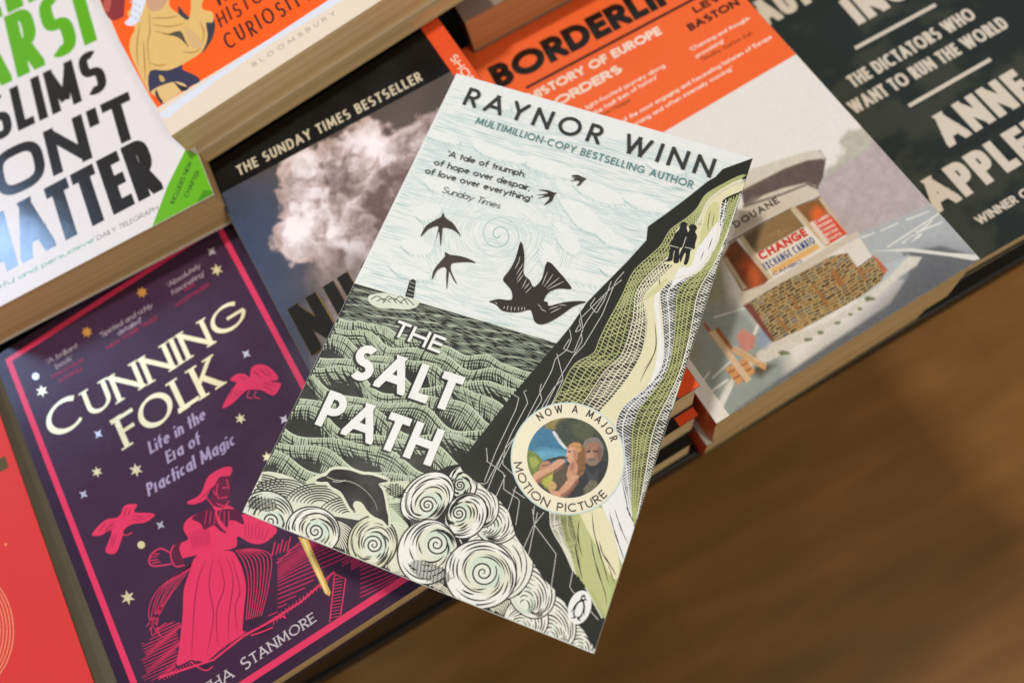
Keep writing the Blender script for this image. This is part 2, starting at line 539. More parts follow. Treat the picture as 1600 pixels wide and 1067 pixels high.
def page_mat(name, col, dark):
    """Edges of hundreds of sheets: fine level streaks in colour and height."""
    m, nt, b = base_mat(name)
    tc = nt.nodes.new('ShaderNodeTexCoord')
    mp = nt.nodes.new('ShaderNodeMapping'); mp.inputs['Scale'].default_value = (9, 9, 4200)
    nt.links.new(tc.outputs['Object'], mp.inputs['Vector'])
    nz = nt.nodes.new('ShaderNodeTexNoise'); nz.inputs['Scale'].default_value = 1; nz.inputs['Detail'].default_value = 3
    nt.links.new(mp.outputs['Vector'], nz.inputs['Vector'])
    mp2 = nt.nodes.new('ShaderNodeMapping'); mp2.inputs['Scale'].default_value = (3, 3, 300)
    nt.links.new(tc.outputs['Object'], mp2.inputs['Vector'])
    n2 = nt.nodes.new('ShaderNodeTexNoise'); n2.inputs['Scale'].default_value = 1; n2.inputs['Detail'].default_value = 5
    nt.links.new(mp2.outputs['Vector'], n2.inputs['Vector'])
    ad = nt.nodes.new('ShaderNodeMath'); ad.operation = 'MULTIPLY_ADD'; ad.inputs[1].default_value = .45
    nt.links.new(nz.outputs['Fac'], ad.inputs[0])
    sc = nt.nodes.new('ShaderNodeMath'); sc.operation = 'MULTIPLY'; sc.inputs[1].default_value = .55
    nt.links.new(n2.outputs['Fac'], sc.inputs[0]); nt.links.new(sc.outputs[0], ad.inputs[2])
    r = nt.nodes.new('ShaderNodeValToRGB')
    r.color_ramp.elements[0].position = .33; r.color_ramp.elements[0].color = srgb4(dark)
    r.color_ramp.elements[1].position = .62; r.color_ramp.elements[1].color = srgb4(col)
    nt.links.new(ad.outputs[0], r.inputs['Fac']); nt.links.new(r.outputs['Color'], b.inputs['Base Color'])
    bp = nt.nodes.new('ShaderNodeBump'); bp.inputs['Strength'].default_value = .5; bp.inputs['Distance'].default_value = .0004
    nt.links.new(nz.outputs['Fac'], bp.inputs['Height']); nt.links.new(bp.outputs['Normal'], b.inputs['Normal'])
    b.inputs['Roughness'].default_value = .85; b.inputs['Specular IOR Level'].default_value = .15
    return m

M_SATIN = print_mat('printed_satin_card', .27, .22)
M_MATTE = print_mat('printed_matte_card', .48, .16, .08, bump=.05)
M_GLOSS = print_mat('gloss_ink', .16, .55, .02, .5, .05)
M_LABEL = print_mat('printed_label', .38, .35, .04)
M_FOIL = print_mat('stamped_foil', .30, .6, .04, .0, .04, .55)
M_LACQ = print_mat('raised_lacquer', .10, .9, .02, 1.0, .02)
M_PAGE = page_mat('cream_page_edges', (238, 214, 168), (206, 176, 126))
M_PAGE_TAN = page_mat('tan_page_edges', (228, 198, 146), (188, 154, 104))
M_PAGE_PEACH = page_mat('peach_page_edges', (214, 158, 108), (188, 132, 86))
M_PAGE_GREY = page_mat('grey_page_edges', (214, 206, 176), (170, 162, 130))

# ------------------------------------------------------------------ books
def box_bm(x0, y0, z0, x1, y1, z1, bevel=0.0, seg=2):
    bm = bmesh.new()
    bmesh.ops.create_cube(bm, size=1.0)
    for v in bm.verts:
        v.co = Vector(((x0 + x1) / 2 + v.co.x * (x1 - x0), (y0 + y1) / 2 + v.co.y * (y1 - y0), (z0 + z1) / 2 + v.co.z * (z1 - z0))) * MM
    if bevel:
        bmesh.ops.bevel(bm, geom=bm.edges[:], offset=bevel * MM, segments=seg, affect='EDGES', profile=.5)
    return bm

def obj(name, bm, mat, parent=None):
    me = bpy.data.meshes.new(name); bm.to_mesh(me); bm.free()
    me.materials.append(mat)
    o = bpy.data.objects.new(name, me); C.objects.link(o)
    if parent is not None: o.parent = parent
    return o

def tag(o, label, cat, group=None):
    o['label'] = label; o['category'] = cat
    if group: o['group'] = group

def book(name, label, pose, T, side_col, page=M_PAGE, back_col=None, spine_col=None, group=None, card=.45, rough=.4, inset=1.0, spine_side=-1, lean=0.0):
    """A paperback: an Empty under its middle, page block, back cover, spine. Local zero is the underside; the front cover's art is added by the caller."""
    e = bpy.data.objects.new(name, None); C.objects.link(e)
    Rm = Matrix(pose.R.tolist())
    base = pose.o - pose.R[:, 2] * T
    e.matrix_world = Matrix.Translation((base[0] * MM, base[1] * MM, (base[2] + TABLE) * MM)) @ Rm.to_4x4()
    e.empty_display_size = .02
    tag(e, label, 'book', group)
    w, h = pose.w / 2, pose.h / 2
    ms = plain_mat(name + '_card', side_col, rough, .4, .06)
    mb = plain_mat(name + '_back_card', back_col or side_col, rough, .4, .06)
    mp = plain_mat(name + '_spine_card', spine_col or side_col, rough, .4, .06)
    fc = obj('front_cover', box_bm(-w, -h, T - card, w, h, T - .02, .1, 1), ms, e)
    obj('back_cover', box_bm(-w, -h, 0.05, w, h, card, .1, 1), mb, e)
    sx = w * spine_side
    obj('spine', box_bm(min(sx, sx - spine_side * card), -h + .01, card + .01, max(sx, sx - spine_side * card), h - .01, T - card - .01, .08, 1), mp, e)
    pb = box_bm(-w + (card + .02 if spine_side < 0 else inset), -h + inset, card + .01, w - (inset if spine_side < 0 else card + .02), h - inset, T - card - .01)
    for v in pb.verts:                                 # a well-thumbed block leans: its lower leaves stand out
        v.co.y -= lean * MM * (1 - v.co.z / (T * MM))
    obj('page_block', pb, page, e)
    return e, fc
def full(art, col):
    w, h = art.p.w / 2 - .03, art.p.h / 2 - .03
    art.poly([(-w, -h), (w, -h), (w, h), (-w, h)], col, local=True)

# ================================================================== the setting: floor, table
def floor_mat():
    m, nt, b = base_mat('brown_floorboards')
    tc = nt.nodes.new('ShaderNodeTexCoord')
    mp = nt.nodes.new('ShaderNodeMapping'); mp.inputs['Rotation'].default_value = (0, 0, .04)
    nt.links.new(tc.outputs['Object'], mp.inputs['Vector'])
    br = nt.nodes.new('ShaderNodeTexBrick')
    br.inputs['Scale'].default_value = 1.0
    br.inputs['Brick Width'].default_value = 1.1; br.inputs['Row Height'].default_value = .13
    br.inputs['Mortar Size'].default_value = .003
    br.inputs['Color1'].default_value = srgb4((140, 97, 42)); br.inputs['Color2'].default_value = srgb4((131, 90, 37)); br.inputs['Mortar'].default_value = srgb4((133, 92, 38))
    nt.links.new(mp.outputs['Vector'], br.inputs['Vector'])
    mp2 = nt.nodes.new('ShaderNodeMapping'); mp2.inputs['Scale'].default_value = (2.5, 14, 1)
    nt.links.new(mp.outputs['Vector'], mp2.inputs['Vector'])
    nz = nt.nodes.new('ShaderNodeTexNoise'); nz.inputs['Scale'].default_value = 2; nz.inputs['Detail'].default_value = 6
    nt.links.new(mp2.outputs['Vector'], nz.inputs['Vector'])
    mr = nt.nodes.new('ShaderNodeMapRange'); mr.inputs['From Min'].default_value = .3; mr.inputs['From Max'].default_value = .7
    mr.inputs['To Min'].default_value = .78; mr.inputs['To Max'].default_value = 1.2
    nt.links.new(nz.outputs['Fac'], mr.inputs['Value'])
    mx = nt.nodes.new('ShaderNodeVectorMath'); mx.operation = 'SCALE'
    nt.links.new(br.outputs['Color'], mx.inputs[0]); nt.links.new(mr.outputs['Result'], mx.inputs['Scale'])
    nt.links.new(mx.outputs['Vector'], b.inputs['Base Color'])
    b.inputs['Roughness'].default_value = .45; b.inputs['Specular IOR Level'].default_value = .3
    return m

FLOOR_Z = -0.74
bm = bmesh.new()
vs = [bm.verts.new((x, y, 0)) for x, y in ((-4, -4), (4, -4), (4, 4), (-4, 4))]
bm.faces.new(vs)
fl = obj('floor', bm, floor_mat()); fl.location = (0, 0, FLOOR_Z); fl['kind'] = 'structure'

M_TABLE = plain_mat('black_table_lacquer', (22, 20, 18), .45, .35, .3, 60)
edge = unproject(600, 1002, -TABLE)[1] * MM
tbl = bpy.data.objects.new('display_table', None); C.objects.link(tbl); tbl.location = (0, 0, FLOOR_Z)
tag(tbl, 'black display table whose front edge shows below the book stacks', 'table')
TX0, TX1, TY1 = -.62, .322, .95
def tpart(name, x0, y0, z0, x1, y1, z1, mat=M_TABLE):
    return obj(name, box_bm(x0 / MM, y0 / MM, (z0 - FLOOR_Z) / MM, x1 / MM, y1 / MM, (z1 - FLOOR_Z) / MM, 1.2), mat, tbl)
tpart('table_top', TX0, edge, -.026, TX1, TY1, 0)
for lx in (TX0 + .05, TX1 - .11):
    for ly in (edge + .10, TY1 - .11):
        tpart('leg', lx, ly, FLOOR_Z + .0005, lx + .06, ly + .06, -.0265)

def riser(label, x0, y0, x1, y1, z1):
    o = obj('support_block', box_bm(x0, y0, .3, x1, y1, z1, 1.0), M_TABLE)
    tag(o, label, 'riser')
    return o

# ================================================================== the focal book: a coast in cut lines
GREEN = (178, 190, 166); INK = (41, 42, 38); CREAM = (229, 226, 205); OLIVE = (182, 187, 130); PAPER = (229, 232, 230); TEAL = (176, 204, 204)
P_MAIN = Pose(4.812, 102.276, 35.946, -0.875, 129, 198, -0.115, 0.091)
T_MAIN = 15.0
main, main_fc = book('paperback_book', 'paperback with a linocut coast of swallows, sea and cliff, lying askew on the others',
            P_MAIN, T_MAIN, (226, 226, 220), spine_col=(196, 150, 70), rough=.5)
A = Art(P_MAIN)
full(A, PAPER)
E1 = np.array([.961, .275]); E2 = np.array([-.44, .898])
# --- sky: fine pale cuts that wheel round a swirl and run level elsewhere
SW = np.array([779, 367])
def sky_lines():
    out = []
    for k in range(125):                                   # level cuts
        v = -330 + k * 2.95 + RNG.normal(0, .5)
        u = -60.0
        while u < 560:
            L = RNG.uniform(18, 80)
            amp = 3 * math.sin(k * .35)
            uu = np.linspace(u, u + L, 9)
            P = np.array([552, 443]) + uu[:, None] * E1 + (v + amp * np.sin(uu / 42 + k * .6))[:, None] * E2
            r = np.hypot(*(P - SW).T)
            dens = fbm(P[4:5, 0] / 55, P[4:5, 1] / 32, 3)[0]
            if r.min() > 112 and dens > .36:
                out.append((P, np.sin(np.linspace(.1, 3.04, 9)) * (.8 + 1.6 * (dens - .33) * 2)))
            u += L + RNG.uniform(3, 16)
    return out
def swirl_lines():
    out = []
    for r in np.arange(5, 122, 3.1):
        a = RNG.uniform(0, 6)
        end = a + 6.28
        while a < end:
            da = RNG.uniform(14, 60) / r
            th = np.linspace(a, min(a + da, end), 10)
            rr = r + 7 * np.sin(2 * th + r * .04) + 2.2 * (th - a)
            P = SW + np.stack([rr * np.cos(th) * 1.04, rr * np.sin(th) * .98], 1)
            d = fbm(P[5:6, 0] / 30, P[5:6, 1] / 30, 8)[0]
            if d > .36: out.append((P, np.sin(np.linspace(.1, 3.04, 10)) * (.55 + 1.0 * (d - .3))))
            a += da + RNG.uniform(2, 11) / r
    return out
A.strips(sky_lines(), (194, 212, 212))
A.strips(swirl_lines(), (176, 202, 202))
ls = []
for k in range(64):                                       # closer level cuts in the upper sky
    v = -345 + k * 3.1
    u = -40 + RNG.uniform(0, 40)
    while u < 560:
        L = RNG.uniform(25, 90)
        uu = np.linspace(u, u + L, 9)
        P = np.array([552, 443]) + uu[:, None] * E1 + (v + 2.5 * np.sin(uu / 37 + k * .5))[:, None] * E2
        if fbm(P[4:5, 0] / 70, P[4:5, 1] / 30, 14)[0] > .42: ls.append((P, 1.5 * np.sin(np.linspace(.1, 3.04, 9))))
        u += L + RNG.uniform(4, 14)
A.strips(ls, (202, 217, 218))
th = np.linspace(0, 15, 90)
A.strips([(SW + np.stack([(2 + 2.4 * th) * np.cos(th + .6), (2 + 2.4 * th) * np.sin(th + .6)], 1), np.linspace(2.2, .5, 90))], (160, 192, 192))
# scalloped cloud lobes round the swirl, white with a hatched underside
for (cx, cy, rx, ry, ro) in ((905, 330, 34, 15, .5), (935, 300, 44, 15, .35), (885, 372, 30, 17, .9), (925, 352, 40, 14, .45), (960, 375, 34, 11, .4),
                              (858, 402, 24, 18, 1.1), (668, 330, 22, 15, -.2), (650, 385, 26, 13, .2), (690, 290, 30, 14, .3), (860, 262, 52, 13, .3),
                              (1010, 318, 40, 12, .3), (780, 240, 44, 11, .3), (760, 158, 40, 9, .3), (1040, 262, 32, 9, .25), (640, 425, 34, 10, .3),
                              (905, 432, 40, 10, .3), (960, 425, 26, 8, .3), (690, 215, 30, 8, .3)):
    A.disc((cx, cy), rx, ry * .8, (231, 234, 232), ro)
    ls = []
    for k in range(11):
        a = -.1 + k * .30
        p = np.array([math.cos(a) * rx, math.sin(a) * ry]); c, s = math.cos(ro), math.sin(ro)
        q = np.array([cx + p[0] * c - p[1] * s, cy + p[0] * s + p[1] * c])
        ls.append((resample([q, q + np.array([9, 11]) * RNG.uniform(.5, 1.3) + .1 * np.array([cx - q[0], cy - q[1]])], 5), np.linspace(1.7, .3, 5)))
    A.strips(ls, (186, 208, 208))
# --- sea
A.poly([(548, 441), (885, 541), (860, 620), (735, 730), (600, 815), (390, 815), (370, 800)], INK)
A.line([(551, 441), (700, 484), (884, 537)], 2.0, (222, 230, 214), 4)
O = np.array([552.0, 443.0])
ls = []
for k in range(30):                                       # level glints of the far water
    v = 3 + k * 2.05
    u = -30 + RNG.uniform(0, 20)
    while u < 345:
        L = RNG.uniform(8, 46)
        uu = np.linspace(u, u + L, 7)
        P = O + uu[:, None] * E1 + (v + 1.2 * np.sin(uu / 13 + k))[:, None] * E2
        ls.append((P, np.sin(np.linspace(.15, 3.0, 7)) * RNG.uniform(.6, 1.35)))
        u += L + RNG.uniform(2, 9)
A.strips(ls, GREEN)
crest = [(56, 4, 92, .4), (74, 6, 115, 2.2), (95, 7, 135, 4.0), (118, 9, 150, .9), (142, 10, 168, 3.0), (167, 10, 178, 5.1), (193, 10, 190, 1.6), (219, 10, 180, 3.9), (246, 9, 190, .2), (273, 8, 180, 2.6), (299, 7, 170, 4.4)]
def crest_v(i, u):
    v, am, wl, ph = crest[i]
    return v + am * np.sin(u / wl * 6.283 + ph) + am * .45 * np.sin(u / wl * 11.1 + ph * 2.3)
def at_uv(u, v): return O + np.asarray(u)[..., None] * E1 + np.asarray(v)[..., None] * E2
for i in range(len(crest)):
    uu = np.linspace(-60, 380, 90)
    top = at_uv(uu, crest_v(i, uu)); bot = at_uv(uu[::-1], np.full(90, crest[i][0] + 62))
    A.poly(np.concatenate([top, bot]), (47, 49, 43))
    one, two = [], []
    for u in np.arange(-60, 380, 3.7):
        u = u + RNG.normal(0, .35)
        dens = .5 + .5 * math.sin(u / crest[i][2] * 6.283 + crest[i][3] + .8)
        L = (20 + 24 * dens) * RNG.uniform(.75, 1.2)
        sl = 14 * math.sin(u / 61 + i * 1.7) + 7
        t = np.linspace(0, 1, 8)
        P = at_uv(u + sl * t ** 1.3 + 5 * t * t, crest_v(i, u) + L * t)
        one.append((P, (2.3 + .6 * RNG.random()) * (1 - t) ** .5 + .55))
        for _ in range(int(RNG.random() < .85) + int(RNG.random() < .6)):
            k = RNG.integers(1, 5); tt = np.linspace(-1, 1, 6); Lh = RNG.uniform(7, 20)
            P2 = at_uv(u + Lh * tt, crest_v(i, u + Lh * tt) + 4 + 5.2 * k + 1.5 * tt)
            two.append((P2, RNG.uniform(.8, 1.5) * np.sin(np.linspace(.25, 2.9, 6))))
    A.strips(one, (178, 190, 164))
    A.strips(two, (47, 49, 43))
    A.strips([(top, 1.2 + 1.3 * np.clip(np.sin(uu / crest[i][2] * 6.283 + crest[i][3] + .8), 0, 1))], (198, 210, 184))
# --- lighthouse and its rocks
A.poly([(633, 463), (640, 439), (645, 436), (650, 439), (646, 467)], INK)
A.strips([(resample([(636 + k * 1.6, 459 - k * 6), (646 + k * .7, 462 - k * 6)], 4), 1.1) for k in range(4)], (170, 172, 160))
A.poly([(576, 463), (588, 459), (603, 458), (618, 462), (634, 464), (655, 470), (650, 480), (634, 484), (610, 482), (592, 481), (578, 474)], (214, 220, 202), 4)
A.strips([(spline([(580 + k * 9, 468 + (k % 3) * 3), (590 + k * 9, 463 + (k % 2) * 4), (602 + k * 9, 472 + k)], 5), 1.3) for k in range(6)], INK)
# --- surf: the foaming foot of the sea
A.poly([(372, 800), (392, 762), (404, 738), (430, 738), (462, 752), (500, 764), (545, 792), (603, 785), (640, 764), (668, 742), (700, 728), (735, 722),
        (745, 745), (775, 775), (800, 800), (808, 850), (830, 880), (850, 905), (885, 930), (905, 965), (930, 990), (932, 1025), (650, 930), (379, 810)], INK)
A.poly([(380, 800), (402, 742), (440, 740), (480, 757), (520, 766), (560, 786), (600, 798), (590, 815), (520, 806), (470, 800), (400, 806)], (216, 220, 198), 4)
A.poly([(478, 752), (520, 735), (560, 742), (600, 752), (640, 752), (622, 772), (606, 780), (560, 790), (500, 766)], (207, 214, 184), 4)
def scallop(cx, cy, r0, n, a0, a1, col=INK, w=2.3, gap=6.0, sq=.62):
    ls = []
    for k in range(n):
        a = np.linspace(a0, a1, 16)
        r = r0 + k * gap
        ls.append((np.array([cx, cy]) + np.stack([r * np.cos(a), r * sq * np.sin(a)], 1), w * np.sin(np.linspace(.35, 3.0, 16)) ** .6))
    A.strips(ls, col)
scallop(440, 782, 12, 8, -2.9, -.35); scallop(500, 790, 14, 8, -2.9, -.3); scallop(545, 806, 12, 7, -2.7, -.4); scallop(405, 770, 10, 7, -2.8, -.3); scallop(560, 790, 46, 4, -2.2, -.5)
# fans between the curls
def fan(c, r0, r1, a0, a1, n, col=CREAM, tw=2.3, rot=.5):
    ls = []
    for a in np.linspace(a0, a1, n):
        t = np.linspace(0, 1, 9)
        r = r0 + (r1 - r0) * t; th = a + rot * t
        ls.append((np.array(c) + np.stack([r * np.cos(th), r * np.sin(th)], 1), tw * (1 - .55 * t)))
    A.strips(ls, col)
A.poly([(603, 784), (640, 780), (668, 800), (668, 818), (640, 850), (625, 885), (610, 890), (612, 840)], (198, 210, 180), 4)
ls = []
for k in range(15):
    t = np.linspace(0, 1, 12)
    a = np.array([606 + k * 2.5, 788 + k * 2.4]); b = np.array([645 - k * 2.0, 800 + k * 6.0])
    ls.append((a + (b - a) * t[:, None] + np.stack([14 * np.sin(t * 3.1), -6 * np.sin(t * 3.1)], 1), 2.5 * np.sin(np.linspace(.3, 2.9, 12))))
A.strips(ls, INK)
fan((582, 848), 38, 62, -.9, 1.6, 20); fan((668, 862), 46, 66, .9, 3.0, 26); fan((490, 828), 36, 66, -.4, 1.5, 24); fan((690, 815), 20, 60, -1.4, 1.2, 10, rot=.3)
fan((751, 897), 52, 72, .5, 2.6, 26)
# right-hand petals down to the foot of the cliff
PET = [(748, 788, 30, 36, -.3), (776, 812, 36, 36, .2), (776, 880, 56, 58, .0), (830, 920, 36, 46, -.35), (822, 968, 34, 34, -.2), (866, 970, 30, 44, -.45), (908, 998, 34, 34, -.6), (936, 1022, 20, 22, -.6)]
for (cx, cy, rx, ry, ro) in PET[::-1]:
    A.disc((cx, cy), rx + 2, ry + 2, INK, ro)
    A.disc((cx, cy), rx, ry, (231, 230, 217), ro)
    A.disc((cx - rx * .3, cy + ry * .35), rx * .45, ry * .5, (207, 218, 198), ro)
    A.disc((cx - rx * .35, cy + ry * .30), rx * .34, ry * .40, (226, 228, 214), ro)
    ls = []
    c, s = math.cos(ro), math.sin(ro)
    for k, f in enumerate(np.arange(.90, .12, -.088)):     # shells of cuts that follow the outer rim
        a0 = -2.3 + .25 * math.sin(k * 2.1)
        while a0 < 1.5:
            da = RNG.uniform(.7, 2.4)
            a = np.linspace(a0, min(a0 + da, 1.7), 16)
            p = np.stack([rx * (f - 1) * .62 + rx * f * np.cos(a), ry * (1 - f) * .55 + ry * f * np.sin(a)], 1)
            ls.append((np.array([cx, cy]) + np.stack([p[:, 0] * c - p[:, 1] * s, p[:, 0] * s + p[:, 1] * c], 1), RNG.uniform(1.5, 2.5) * np.sin(np.linspace(.2, 2.98, 16)) ** .7))
            a0 += da + RNG.uniform(.08, .3)
    A.strips(ls, INK)
def curl(cx, cy, rx, ry, rot, sx, sy, sgn, seed, base=(235, 235, 226)):
    """A rolled wave: a pale disc, two tints, a spiral cut at (sx, sy) and broken arcs round it."""
    rg = np.random.default_rng(seed)
    A.disc((cx, cy), rx + 2.4, ry + 2.4, INK, rot)
    A.disc((cx, cy), rx, ry, base, rot)
    A.disc((cx + (sx - cx) * .6 + rx * .12, cy + (sy - cy) * .6), rx * .70, ry * .68, (224, 224, 204), rot)
    A.disc((sx + rx * .08, sy - ry * .02), rx * .50, ry * .48, (207, 220, 202), rot)
    A.disc((sx - rx * .03, sy + ry * .05), rx * .34, ry * .33, (226, 228, 214), rot)
    R = min(rx, ry)
    ls = []
    th = np.linspace(0, 2.35 * 6.283, 80)
    r = 1.0 + (R * .40) * (th / th[-1]) ** 1.15
    ls.append((np.array([sx, sy]) + np.stack([r * np.cos(sgn * th + seed), r * np.sin(sgn * th + seed)], 1), np.linspace(2.0, 3.2, 80) * np.sin(np.linspace(.3, 2.9, 80)) ** .4))
    for j, f in enumerate(np.arange(.46, .97, .105)):
        a = rg.uniform(0, 6.28); end = a + 5.6
        while a < end:
            da = rg.uniform(.5, 1.7)
            t = np.linspace(0, 1, 14)
            ang = a + da * t
            ff = f + .09 * t
            c0 = np.array([sx, sy]) + (np.array([cx, cy]) - np.array([sx, sy])) * ((f - .3) / .7)
            ca, sa = math.cos(rot), math.sin(rot)
            px_, py_ = rx * ff * np.cos(ang), ry * ff * np.sin(ang)
            P = c0 + np.stack([px_ * ca - py_ * sa, px_ * sa + py_ * ca], 1)
            if f < .9 or rg.random() < .45:
                ls.append((P, rg.uniform(2.0, 3.3) * np.sin(np.linspace(.12, 3.02, 14))))
            a += da + rg.uniform(.12, .55)
    A.strips(ls, (44, 45, 41))
curl(722, 756, 22, 27, 0, 719, 758, 1, 3)
curl(668, 778, 46, 34, -.75, 668, 789, 1, 4)
curl(417, 804, 40, 36, .2, 422, 814, 1, 1, (214, 220, 204))
curl(489, 829, 41, 36, .25, 493, 830, 1, 2)
curl(582, 848, 37, 41, .3, 584, 851, -1, 5, (214, 216, 186))
curl(728, 806, 30, 36, .6, 717, 802, 1, 6)
curl(668, 862, 45, 50, .35, 682, 850, -1, 7)
curl(751, 897, 55, 52, .3, 755, 894, -1, 8)
# cross-cut netting low on two of the curls
def net(c, w, h, rot, n, col):
    a, b = [], []
    cr, sr = math.cos(rot), math.sin(rot)
    for k in range(n):
        f = -1 + 2 * k / (n - 1)
        q = math.sqrt(max(0, 1 - f * f))
        for L, (x0, y0, x1, y1) in ((a, (f * w, -q * h, f * w + 4, q * h)), (b, (-q * w, f * h, q * w, f * h + 3))):
            P = resample([(x0, y0), (x1, y1)], 9)
            L.append((np.array(c) + np.stack([P[:, 0] * cr - P[:, 1] * sr, P[:, 0] * sr + P[:, 1] * cr], 1), 1.15))
    A.strips(a, col); A.strips(b, col)
net((672, 892), 34, 15, .3, 13, INK); net((408, 786), 26, 11, .1, 11, INK); net((618, 766), 14, 11, .2, 8, INK)
# --- dolphin
DOL = [(494, 750), (503, 745), (510, 743), (518, 735), (530, 733), (548, 735), (566, 741), (580, 742), (596, 747), (606, 752), (592, 756), (598, 766), (602, 782), (604, 795), (607, 808), (606, 821), (598, 813), (585, 807), (575, 799), (566, 786), (556, 783), (552, 790), (557, 801), (548, 794), (540, 780), (532, 768), (518, 760), (512, 753), (500, 753)]
A.strips([(spline(DOL, 5, True), 9.0)], (218, 221, 198))
A.poly(spline(DOL, 5, True), (28, 27, 26))
A.poly([(553, 786), (558, 784), (570, 793), (578, 804), (566, 806), (556, 800)], (214, 216, 188), 4)
A.strips([(spline([(511, 745), (525, 750), (545, 752), (560, 758), (575, 770), (586, 785), (590, 798)], 6), np.linspace(1.3, .3, 37))], (196, 198, 180))
A.strips([(spline([(520, 752), (530, 753), (540, 750)], 6), 1.0)], (200, 202, 190))
# --- cliff
A.poly([(1176, 248), (1129, 265), (1118, 277), (1106, 284), (1067, 315), (1040, 335), (1012, 355), (1010, 376), (980, 409), (918, 472), (891, 511), (872, 534), (800, 618), (717, 724), (722, 735),
        (740, 750), (755, 760), (775, 775), (795, 800), (806, 838), (826, 868), (850, 905), (878, 932), (893, 965), (912, 985), (932, 1018), (1000, 1010), (1200, 600), (1200, 240)], (44, 45, 41))
CR = [[(975, 425), (962, 440), (955, 457), (941, 492), (930, 510), (912, 540), (897, 556)], [(971, 438), (950, 455), (935, 470), (905, 500), (908, 515), (898, 520), (905, 508)], [(955, 440), (944, 470), (932, 490), (922, 478), (930, 466)],
      [(944, 463), (915, 505), (908, 520), (910, 532), (898, 553), (875, 590), (850, 640)], [(905, 480), (911, 515), (896, 552), (880, 545), (890, 530)], [(890, 515), (893, 530), (885, 548), (868, 560), (862, 580), (846, 610), (820, 660), (800, 690), (778, 734)],
      [(870, 553), (878, 583), (880, 592), (868, 620), (850, 655)], [(880, 592), (866, 605), (850, 630), (835, 660)], [(846, 600), (843, 610), (847, 625), (824, 660), (790, 700), (760, 756), (745, 755)], [(800, 615), (811, 622), (806, 640), (775, 705), (757, 752)],
      [(823, 610), (818, 611), (825, 629), (800, 676), (772, 740), (758, 775)], [(790, 697), (785, 725), (806, 745), (830, 775)], [(760, 720), (788, 740), (787, 764), (812, 781), (806, 820)], [(774, 778), (790, 742)], [(760, 700), (762, 722)],
      [(801, 765), (820, 778)], [(832, 795), (835, 820), (869, 865), (860, 925)], [(840, 800), (826, 866)], [(806, 760), (793, 800)], [(895, 892), (890, 917), (896, 925), (935, 968)], [(835, 790), (833, 810)], [(850, 800), (833, 822), (812, 870)]]
A.strips([(resample(c, 5 * len(c)), 1.05) for c in CR], (206, 206, 198))
# --- hills: nets of cuts between two outlines
def net_between(Lc, Rc, n, ns, cols, w_long, w_cross, slant, split=.5):
    Lr, Rr = resample(spline(Lc, 6), n), resample(spline(Rc, 6), n)
    def pt(f, g):
        i = np.clip(f * (n - 1), 0, n - 1); i0 = np.floor(i).astype(int); i1 = np.minimum(i0 + 1, n - 1); fr = (i - i0)[:, None]
        l = Lr[i0] * (1 - fr) + Lr[i1] * fr; r = Rr[i0] * (1 - fr) + Rr[i1] * fr
        g = np.asarray(g)[:, None]
        return l * (1 - g) + r * g
    for j, (c, g0, g1) in enumerate(cols):
        cross, cross2 = [], []
        for f in np.linspace(-.06, 1.02, n):
            t = np.linspace(0, 1, 9)
            f1 = f + slant * t * (g1 - g0); f2 = f - slant * 1.2 * t * (g1 - g0) + .05
            g = g0 + (g1 - g0) * t
            wj = RNG.uniform(.8, 1.2)
            if f1.min() >= 0 and f1.max() <= 1: cross.append((pt(f1, g), w_cross * wj * (.55 + .45 * np.sin(np.linspace(.3, 2.9, 9)))))
            if f2.min() >= 0 and f2.max() <= 1 and RNG.random() < split: cross2.append((pt(f2, g), w_cross * .85 * wj * (.5 + .5 * np.sin(np.linspace(.3, 2.9, 9)))))
        A.strips(cross, c); A.strips(cross2, c)
        lon = []
        for g in np.linspace(g0, g1, max(2, int(ns * (g1 - g0)))):
            f = np.linspace(.0, 1, 60)
            lon.append((pt(f, np.clip(g + .03 * np.sin(f * 14 + g * 9), 0, 1)), w_long))
        A.strips(lon, c)
HILL_L = [(1170, 273), (1157, 275), (1132, 287), (1102, 305), (1089, 326), (1072, 342), (1047, 360), (1032, 385), (1010, 405), (988, 427), (971, 462), (949, 503), (936, 532), (927, 553), (896, 571), (870, 620), (840, 660)]
PATH_L = [(1166, 286), (1150, 289), (1126, 303), (1108, 320), (1098, 345), (1085, 375), (1062, 405), (1030, 436), (1007, 462), (1009, 485), (1011, 509), (1004, 548), (984, 586), (959, 619), (940, 640), (925, 665)]
PATH_R = [(1162, 298), (1142, 305), (1127, 316), (1123, 345), (1119, 375), (1104, 405), (1084, 427), (1045, 440), (1031, 458), (1033, 483), (1035, 507), (1037, 540), (1031, 577), (1008, 606), (975, 634), (962, 664), (955, 700)]
net_between(HILL_L, PATH_L, 104, 12, [(OLIVE, .0, .58), ((226, 221, 192), .58, 1.0)], 1.35, 1.4, .06)
HILL_R0 = PATH_R[2:-1] + [(965, 700), (970, 735), (977, 770), (984, 803), (989, 822)]
EDGE = [(1163, 300), (1146, 345), (1127, 400), (1104, 470), (1082, 540), (1060, 610), (1036, 685), (1015, 752), (994, 820), (992, 826)]
net_between(HILL_R0, EDGE, 140, 11, [((230, 231, 229), .0, .34), ((178, 184, 124), .34, .80), ((228, 228, 212), .80, 1.0)], 1.5, 1.35, .05, .6)
A.poly(spline(PATH_L, 5).tolist() + spline(PATH_R, 5)[::-1].tolist(), (226, 219, 182))
A.poly([(1108, 322), (1123, 320), (1120, 352), (1098, 385), (1078, 400), (1092, 370)], (207, 205, 150), 4)
A.poly([(1122, 347), (1124, 366), (1116, 387), (1098, 413), (1082, 428), (1062, 440), (1048, 450), (1058, 425), (1073, 408), (1098, 378)], (234, 234, 232), 4)
